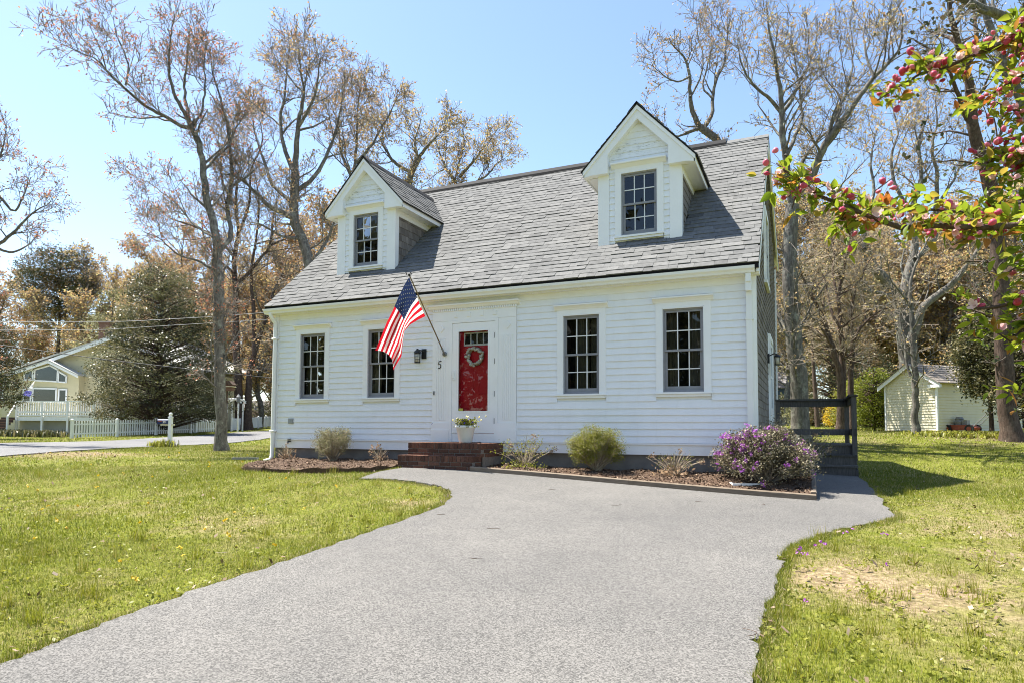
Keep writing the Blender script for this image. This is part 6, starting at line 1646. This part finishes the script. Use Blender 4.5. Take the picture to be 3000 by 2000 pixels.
# ================================================================== FLOWERING CRABAPPLE (trunk stands outside the right edge)
cb = base(3.0, 2.75)
ca = thing('crabapple_tree', 'flowering crabapple whose pink budded branches reach in from the right', 'tree', tuple(cb))
rg = np.random.default_rng(61); rr = random.Random(61)
def cp(u, v, d): return P(u, v, d)-cb
main = [  # (uv list, depths, r0, r1)
    ([(3260,640),(3000,660),(2850,668),(2740,660),(2640,668),(2560,640),(2480,605),(2400,575),(2345,530),(2300,500),(2275,478)], 2.35, 2.5, .011, .0028),
    ([(3260,600),(3060,640),(2930,640),(2800,620),(2690,612),(2600,612)], 2.5, 2.6, .010, .003),
    ([(2600,612),(2560,600),(2530,640),(2480,660)], 2.55, 2.5, .004, .002),
    ([(3300,80),(3040,128),(2950,132),(2880,150),(2810,180),(2760,205),(2700,215),(2640,250),(2570,295)], 2.6, 2.8, .010, .0025),
    ([(3300,160),(3060,195),(2980,230),(2900,280),(2850,330)], 2.7, 2.8, .008, .0025),
    ([(3300,500),(3100,470),(3000,470),(2930,500),(2890,480)], 2.5, 2.6, .009, .003),
    ([(3300,820),(3100,870),(3000,880),(2920,900),(2860,905),(2830,885)], 2.3, 2.35, .010, .003),
    ([(3100,880),(3010,950),(2960,1000),(2900,960)], 2.3, 2.3, .006, .0025),
    ([(3200,1000),(3060,1080),(3000,1140),(2985,1160)], 2.3, 2.3, .006, .0025),
    ([(2760,205),(2720,180),(2680,165)], 2.75, 2.75, .003, .002),
    ([(2480,605),(2470,640),(2490,690)], 2.5, 2.5, .003, .0018),
    ([(2850,668),(2830,700),(2790,720)], 2.4, 2.4, .003, .0018),
    ([(2345,530),(2330,580),(2320,612)], 2.5, 2.5, .0026, .0018),
    ([(2975,170),(2990,90),(3000,40)], 2.6, 2.6, .004, .002),
    ([(3220,540),(3080,560),(2980,600),(2900,640)], 2.5, 2.5, .007, .0025),
    ([(3200,400),(3080,440),(2980,510),(2900,560)], 2.6, 2.55, .007, .0025),
    ([(3220,720),(3090,740),(3000,770),(2950,800)], 2.35, 2.35, .006, .0025),
    ([(3180,300),(3060,330),(2980,330),(2920,300)], 2.7, 2.7, .005, .002),
    ([(2890,480),(2960,430),(3020,410)], 2.6, 2.6, .004, .002),
]
b = MB(); sites = []
trunk_top = np.array([.15, 0, 2.2])
b.tube([(0, 0, -.1), (.02, 0, .5), (.05, .02, 1.0), (.1, 0, 1.5), trunk_top], [.075, .06, .052, .047, .042], 10)
for uv, d0, d1, r0, r1 in main:
    n = len(uv); pts = [cp(u, v, d0+(d1-d0)*i/(n-1)) for i, (u, v) in enumerate(uv)]
    if uv[0][0] > 3150:
        q = pts[0]; h = np.clip(q[2]*.8, .6, 2.1); pts = [np.array([.05, 0, h]), (np.array([.05, 0, h])+q)*.5+np.array([0, 0, .05])]+pts
        rs_ = list(np.linspace(r0*1.5, r1, len(pts)))
    else: rs_ = list(np.linspace(r0, r1, len(pts)))
    b.tube(pts, rs_, 7)
    off = len(pts)-n
    for i in range(off, len(pts)-1):
        L = np.linalg.norm(pts[i+1]-pts[i]); k = max(1, int(L/.034))
        for j in range(k):
            f = (j+rr.random())/k; p = pts[i]*(1-f)+pts[i+1]*f; sites.append((p, pts[i+1]-pts[i]))
b.build('branches', M['bark_brown'], ca, True)
def leafmesh(L, wd, fold, curl, seed):
    r = random.Random(seed); v = []; n = 5
    for i in range(n+1):
        f = i/n; w_ = wd*math.sin(math.pi*min(1, f**.85*.98+.02))*.5; zc = -curl*f*f*L
        v += [(f*L, -w_, zc+fold*w_), (f*L, 0, zc), (f*L, w_, zc+fold*w_)]
    F = []
    for i in range(n):
        for k in (0, 1): F.append((3*i+k, 3*i+3+k, 3*i+4+k, 3*i+1+k))
    return MB().add(v, F).mesh('leaf', M['cleaf'], True)
LM = [leafmesh(.055, .024, .5, .15, 1), leafmesh(.048, .022, .7, .3, 2), leafmesh(.062, .027, .35, .1, 3), leafmesh(.038, .016, .8, .35, 4)]
b = MB(); b.lathe([(.0008, -.006), (.0035, -.004), (.0062, .001), (.0075, .006), (.0062, .011), (.0025, .0155)], (0, 0, 0), 8); BM = [b.mesh('flower_bud', M['cbud'], True)]
b = MB(); b.lathe([(.0008, -.007), (.005, -.004), (.0095, .002), (.0115, .009), (.0095, .0155), (.004, .019)], (0, 0, 0), 9); BM.append(b.mesh('flower_bud', M['cbud'], True))
def blossom(seed, op):
    r = random.Random(seed); b = MB()
    for k in range(6):
        a = 2*math.pi*k/6+r.uniform(-.2, .2); L = .019*r.uniform(.85, 1.15); wd = .013; v = []
        for i in range(4):
            f = i/3; w_ = wd*math.sin(math.pi*(.15+.7*f))*.55; rad = .003+L*f*math.sin(op); z = L*f*math.cos(op)+.004*f*f
            c, s = math.cos(a), math.sin(a)
            for e in (-1, 0, 1): v.append((rad*c-e*w_*s, rad*s+e*w_*c, z+abs(e)*.002))
        b.add(v, [(3*i+k2, 3*i+k2+1, 3*i+4+k2, 3*i+3+k2) for i in range(3) for k2 in (0, 1)])
    b.lathe([(.001, 0), (.004, .003), (.001, .006)], (0, 0, 0), 6)
    return b.mesh('blossom', M['cpetal'], True)
FM = [blossom(1, .55), blossom(2, .95), blossom(3, .35)]
from mathutils import Quaternion
def orient(d, roll):
    q = Vector(d).to_track_quat('X', 'Z'); return (q @ Quaternion((1, 0, 0), roll)).to_euler()
def orient_z(d, roll):
    q = Vector(d).to_track_quat('Z', 'Y'); return (q @ Quaternion((0, 0, 1), roll)).to_euler()
def inview(p):
    q = p+cb-CAMP; d = q@_fw; u = 1500+FPX*(q@RT)/d; v = PPY-FPX*(q@UP)/d; return d > .3 and -30 < u < 3060 and -60 < v < 2000
rr.shuffle(sites)
vis = [s for s in sites if inview(s[0])]; oth = [s for s in sites if not inview(s[0])]
nL = nB = nF = 0; ped = MB(); xl = MB(); xt = []
stem_m = paint('red_pedicel', (.16, .05, .03), .5)
for (p, t) in vis*4:
    t = unit(np.array(t))
    k = rr.randint(3, 4)
    c = p+np.array([rr.gauss(0, .030) for _ in range(3)])
    for _ in range(k):
        d = unit(np.array([rr.gauss(0, 1), rr.gauss(0, 1), rr.gauss(.35, .8)])+t*.5); me_ = rr.choice(LM); s = rr.uniform(.6, 1.1)
        if nL < 298:
            link('leaf', me_, ca, c+d*.01, rot=orient(d, rr.gauss(0, .7)), scale=s); nL += 1
        else:
            q = orient(d, rr.gauss(0, .7)).to_matrix(); base_ = Vector(c+d*.01)
            xl.add([tuple(q @ (v.co*s)+base_) for v in me_.vertices], [tuple(f.vertices) for f in me_.polygons]); xt += [rr.random()]*len(me_.polygons)
    if rr.random() < .6:
        cc = p+np.array([rr.gauss(0, .034) for _ in range(3)])
        for _ in range(rr.randint(2, 5)):
            d = unit(np.array([rr.gauss(0, 1), rr.gauss(0, 1), rr.gauss(.5, .8)])); e = cc+d*rr.uniform(.02, .036)
            if nB < 298:
                link('flower_bud', BM[0] if rr.random() < .7 else BM[1], ca, e, rot=orient_z(d, rr.uniform(0, 6)), scale=rr.uniform(.8, 1.3)); nB += 1; ped.tube([p, (p+e)*.5+np.array([0, 0, .004]), e-d*.004], .0009, 4)
    if rr.random() < .2 and nF < 150:
        d = unit(np.array([rr.gauss(0, 1), rr.gauss(-.5, 1), rr.gauss(.4, .8)])); e = p+d*rr.uniform(.025, .04)
        link('blossom', rr.choice(FM), ca, e, rot=orient_z(d, rr.uniform(0, 6)), scale=rr.uniform(.85, 1.25)); nF += 1; ped.tube([p, e], .0009, 4)
for (p, t) in oth:
    for _ in range(4):
        c = p+np.array([rr.gauss(0, .02) for _ in range(3)]); d = unit(np.array([rr.gauss(0, 1), rr.gauss(0, 1), rr.gauss(.35, .8)])); me_ = rr.choice(LM); s = rr.uniform(.7, 1.2)
        q = orient(d, rr.gauss(0, .7)).to_matrix(); base_ = Vector(c+d*.01)
        xl.add([tuple(q @ (v.co*s)+base_) for v in me_.vertices], [tuple(f.vertices) for f in me_.polygons]); xt += [rr.random()]*len(me_.polygons)
tag(ped.build('flower_stems', stem_m, ca), kind='stuff')
me = xl.mesh('leaves', M['cleaf'], True); a = me.attributes.new('tint', 'FLOAT', 'FACE'); a.data.foreach_set('value', xt)
tag(link('leaves', me, ca), kind='stuff')

# ================================================================== GRASS
rg = np.random.default_rng(71)
shed_poly = np.array([A, Bc, Bc+np.array([-math.sin(ang), math.cos(ang)])*dl_, A+np.array([-math.sin(ang), math.cos(ang)])*dl_])
def lawn_ok(x, y):
    k = ~inpoly(x, y, DRIVE) & ~inpoly(x, y, LBED) & ~inpoly(x, y, RBED) & ~inpoly(x, y, ROAD) & ~inpoly(x, y, shed_poly)
    k &= ~((x > -.05) & (x < 9.87) & (y > -.02) & (y < 8.2)) & ~((x > 9.8) & (x < 11.45) & (y > 3.2) & (y < 5.9)) & ~((x > 9.8) & (x < 10.7) & (y > -1.3) & (y < 3.4))
    return k
def smooth_noise(x, y, seed, sc):
    r = np.random.default_rng(seed); o = np.zeros_like(x)
    for k in range(7):
        a = r.uniform(0, 6.28); f = sc*(1.35**k); o += np.sin(x*np.cos(a)*f+y*np.sin(a)*f+r.uniform(0, 6.28))*.8**k
    return o/2.6
def ring(n, d0, d1, lat_k, size, width):
    d = np.sqrt(rg.uniform(d0**2, d1**2, n)); la = rg.uniform(-lat_k, lat_k, n)*d
    x, y = LD(la, d); k = lawn_ok(x, y); x, y, d = x[k], y[k], d[k]
    dr = dryness(x, y); k = rg.uniform(0, 1, len(x)) > np.clip(dr*.85, 0, .80); x, y, d, dr = x[k], y[k], d[k], dr[k]
    return x, y, d, dr, size, width
sets = [ring(380000, 2.2, 6.5, .86, .044, .0036), ring(340000, 6.5, 13, .84, .048, .0070), ring(240000, 13, 26, .84, .065, .014), ring(90000, 26, 52, .82, .08, .03)]
# a fringe of blades that spill over the drive's edge
e0 = np.vstack([catmull(dl, 60), catmull(dl2, 40)]); e1 = np.vstack([catmull(dr, 40), catmull(dr2, 60)])
for e in (e0, e1):
    p = np.repeat(e, 26, 0)+rg.normal(0, .05, (len(e)*26, 2)); k = lawn_ok(p[:, 0], p[:, 1]); p = p[k]
    d = (p-CAMP[:2])@_fw[:2]; sets.append((p[:, 0], p[:, 1], d, np.zeros(len(p)), .06, .005))
x = np.concatenate([s[0] for s in sets]); y = np.concatenate([s[1] for s in sets]); dr = np.concatenate([s[3] for s in sets])
hh = np.concatenate([np.full(len(s[0]), s[4]) for s in sets]); ww = np.concatenate([np.full(len(s[0]), s[5]) for s in sets])
n = len(x); z = G(x, y)+.012*np.sin(x*2.1+y*1.3)*np.sin(y*1.7-x*.6)-.006
nz = smooth_noise(x, y, 3, 1.1); n2 = smooth_noise(x, y, 4, 6.0)
h = hh*rg.uniform(.35, 1.15, n)*(1+.28*nz+.18*n2)*np.clip(1-.45*dr, .4, 1); h = np.clip(h, .012, .16)
an = rg.uniform(0, 2*np.pi, n); lean = rg.uniform(.1, 1.1, n)
dx, dy = np.cos(an), np.sin(an)
V = np.empty((n, 3, 3)); s = ww*rg.uniform(.7, 1.3, n)/2
V[:, 0] = np.c_[x-dy*s, y+dx*s, z]; V[:, 1] = np.c_[x+dy*s, y-dx*s, z]; V[:, 2] = np.c_[x+dx*h*lean*.8, y+dy*h*lean*.8, z+h*(1-.3*lean)]
tn = np.clip(.42+.13*nz+.06*n2+rg.normal(0, .15, n)+.42*dr+np.where(rg.uniform(0, 1, n) < .24, .36, 0), .01, .985)
k = np.arange(n)*3
tag(link('grass', npmesh('grass', V.reshape(-1, 3), tris=np.c_[k, k+1, k+2], mats=[M['grass']], tint_t=tn)), kind='stuff')
# broader weeds: rosettes near the camera
def spots(n, d0, d1, k_, seed, cond=None):
    r = np.random.default_rng(seed); d = r.uniform(d0, d1, n*4); la = r.uniform(-k_, k_, n*4)*d; x, y = LD(la, d); k = lawn_ok(x, y)
    if cond is not None: k &= cond(x, y)
    return np.c_[x[k], y[k]][:n]
q = np.vstack([spots(2600, 2.3, 9, .82, 72), np.repeat(spots(170, 2.3, 10, .82, 73), 24, 0)+rg.normal(0, .05, (24*len(spots(170, 2.3, 10, .82, 73)), 2))])
q = q[lawn_ok(q[:, 0], q[:, 1])]
zz = G(q[:, 0], q[:, 1]); C = np.c_[q, zz+rg.uniform(.01, .05, len(q))]; V, Q = rhombi(C, .034, rg, .5, np.array([0, 0, .7]))
tag(link('lawn_weeds', npmesh('lawn_weeds', V, quads=Q, mats=[M['boxleaf']], tint_q=rg.uniform(.2, .8, len(Q)))), kind='stuff')
# taller tufts
q = np.vstack([spots(40, 2.4, 6, .8, 74), spots(60, 6, 14, .8, 75)])
Vt = []; o = 0; nb = 46
bx = np.repeat(q, nb, 0)+rg.normal(0, .035, (len(q)*nb, 2)); n = len(bx); z = G(bx[:, 0], bx[:, 1]); an = rg.uniform(0, 6.28, n); hh = rg.uniform(.06, .17, n); le = rg.uniform(.1, .7, n); s = .0022
V = np.empty((n, 3, 3)); V[:, 0] = np.c_[bx[:, 0]-np.sin(an)*s, bx[:, 1]+np.cos(an)*s, z]; V[:, 1] = np.c_[bx[:, 0]+np.sin(an)*s, bx[:, 1]-np.cos(an)*s, z]; V[:, 2] = np.c_[bx[:, 0]+np.cos(an)*hh*le, bx[:, 1]+np.sin(an)*hh*le, z+hh]
k = np.arange(n)*3
tag(link('grass_tufts', npmesh('grass_tufts', V.reshape(-1, 3), tris=np.c_[k, k+1, k+2], mats=[M['grass']], tint_t=rg.uniform(.05, .5, n))), kind='stuff')
# dandelions and violets
def florets(name, q, mat, s, h):
    z = G(q[:, 0], q[:, 1])+h; C = np.repeat(np.c_[q, z], 5, 0)+rg.normal(0, s*.28, (len(q)*5, 3)); V, Q = rhombi(C, s, rg, .9, np.array([0, -.4, 1.0]))
    tag(link(name, npmesh(name, V, quads=Q, mats=[mat], tint_q=rg.uniform(0, 1, len(Q)))), kind='stuff')
florets('dandelions', spots(46, 5, 17, .75, 76, lambda x, y: x < 7), M['forsythia'], .030, .05)
vq = np.array([onground(u, v) for u, v in [(2335,1630),(2342,1624),(2352,1636),(2368,1636),(2420,1606),(2415,1605),(2472,1572),(2480,1570),(2498,1560),(2583,1576),(2592,1573),(2598,1577),(2598,1667),(2390,1608),(2357,1775),(2345,1618),(2405,1598)]])
florets('violets', vq, M['purple'], .022, .045)
# dead leaves on the lawn, under the pine and along the drive's edge
lt = [spots(260, 2.4, 12, .82, 77), spots(140, 2.4, 7, .82, 78, lambda x, y: x > 11.2)]
px_, py_ = LD(14.3, 19.5); c = np.c_[rg.normal(px_, 2.3, 1500), rg.normal(py_, 1.2, 1500)]; lt.append(c[lawn_ok(c[:, 0], c[:, 1])])
px_, py_ = LD(-11.4, 16.6); c = np.c_[rg.normal(px_, 1.5, 500), rg.normal(py_, .7, 500)]; lt.append(c[lawn_ok(c[:, 0], c[:, 1])])
for e in (e0, e1):
    c = e[::16]+rg.normal(0, .05, (len(e[::16]), 2)); lt.append(c[lawn_ok(c[:, 0], c[:, 1])])
q = np.vstack(lt); tag(link('dead_leaves', chips('dead_leaves', q, G(q[:, 0], q[:, 1])+.03, .032, M['litter'], 79, .7, .55)), kind='stuff')
# fallen sticks, each one its own
sticks = [(1258,1463,.9,'short'),(1620,1440,.2,'curved'),(1395,1647,.05,'straight'),(1295,1520,.5,'thin'),(1810,1487,.3,'forked'),(2240,1485,.8,'forked'),(2218,1870,1.4,'curved'),(2360,1696,.05,'long'),(2860,1850,.6,'dark'),(1445,1557,.0,'thin'),(650,1637,.3,'pale'),(2050,1475,.7,'small')]
wh = ['on the driveway below the lawn tip','on the driveway below the bed edging','alone in the middle of the driveway','on the driveway near the lawn curve','on the driveway below the bare hydrangea','on the driveway below the azalea','at the right edge of the driveway','on the grass right of the driveway','on the lawn at the lower right','lying flat halfway up the driveway','on the lawn near the driveway edge','on the driveway just below the timber edging']
for (u, v, a, kd), w_ in zip(sticks, wh):
    x, y = onground(u, v); z = g1(x, y)+.030+(.02 if 'lawn' in w_ or 'grass' in w_ else 0); L = rr.uniform(.09, .18); pts = []
    a = a+YAW
    for i in range(6):
        f = i/5-.5; bend = (.45 if kd == 'curved' else .18)*(f*f)*L
        pts.append((f*L*math.cos(a)-bend*math.sin(a)*4, f*L*math.sin(a)+bend*math.cos(a)*4, .004+rr.uniform(0, .004)))
    b = MB(); b.tube(pts, [.002, .0028, .0026, .0022, .002, .0014], 5)
    if kd == 'forked': b.tube([pts[3], (pts[3][0]+.05*math.cos(a+.8), pts[3][1]+.05*math.sin(a+.8), .012)], .002, 4)
    o = b.build('fallen_stick', M['bark_brown'] if kd != 'pale' else M['twig_tan'], None, True, (x, y, z)); tag(o, f'{kd} fallen stick {w_}', 'stick', 'fallen sticks')
# woods across the street behind the photographer: seen only as reflections in the glass
rg = np.random.default_rng(91)
cl_ = np.zeros((0, 3)); tr_ = []
for k in range(40):
    a = R_(rg.uniform(205, 268)); d = rg.uniform(20, 36); bx_, by_ = 6+d*math.cos(a), -4+d*math.sin(a); H = rg.uniform(8, 15); z = g1(bx_, by_)
    tr_.append(resample([(bx_, by_, z-.2), (bx_+rg.normal(0, .4), by_, z+H*.5), (bx_+rg.normal(0, .6), by_, z+H)], 6))
    m_ = 420; cl_ = np.vstack([cl_, np.c_[rg.normal(bx_, 1.9, m_), rg.normal(by_, 1.9, m_), z+H*(.25+.8*rg.uniform(0, 1, m_))]])
V1, Q1 = tubes(np.array(tr_), np.linspace(.22, .04, 6)[None].repeat(len(tr_), 0), 7); V2, Q2 = rhombi(cl_, .75, rg, .5)
v, qd, mi, tt = merge([(V1, Q1, 0, None), (V2, Q2, 1, rg.uniform(0, 1, len(Q2)))])
tag(link('woods', npmesh('woods', v, quads=qd, mats=[M['bark_brown'], M['holly']], mi_q=mi, tint_q=tt)), kind='stuff')
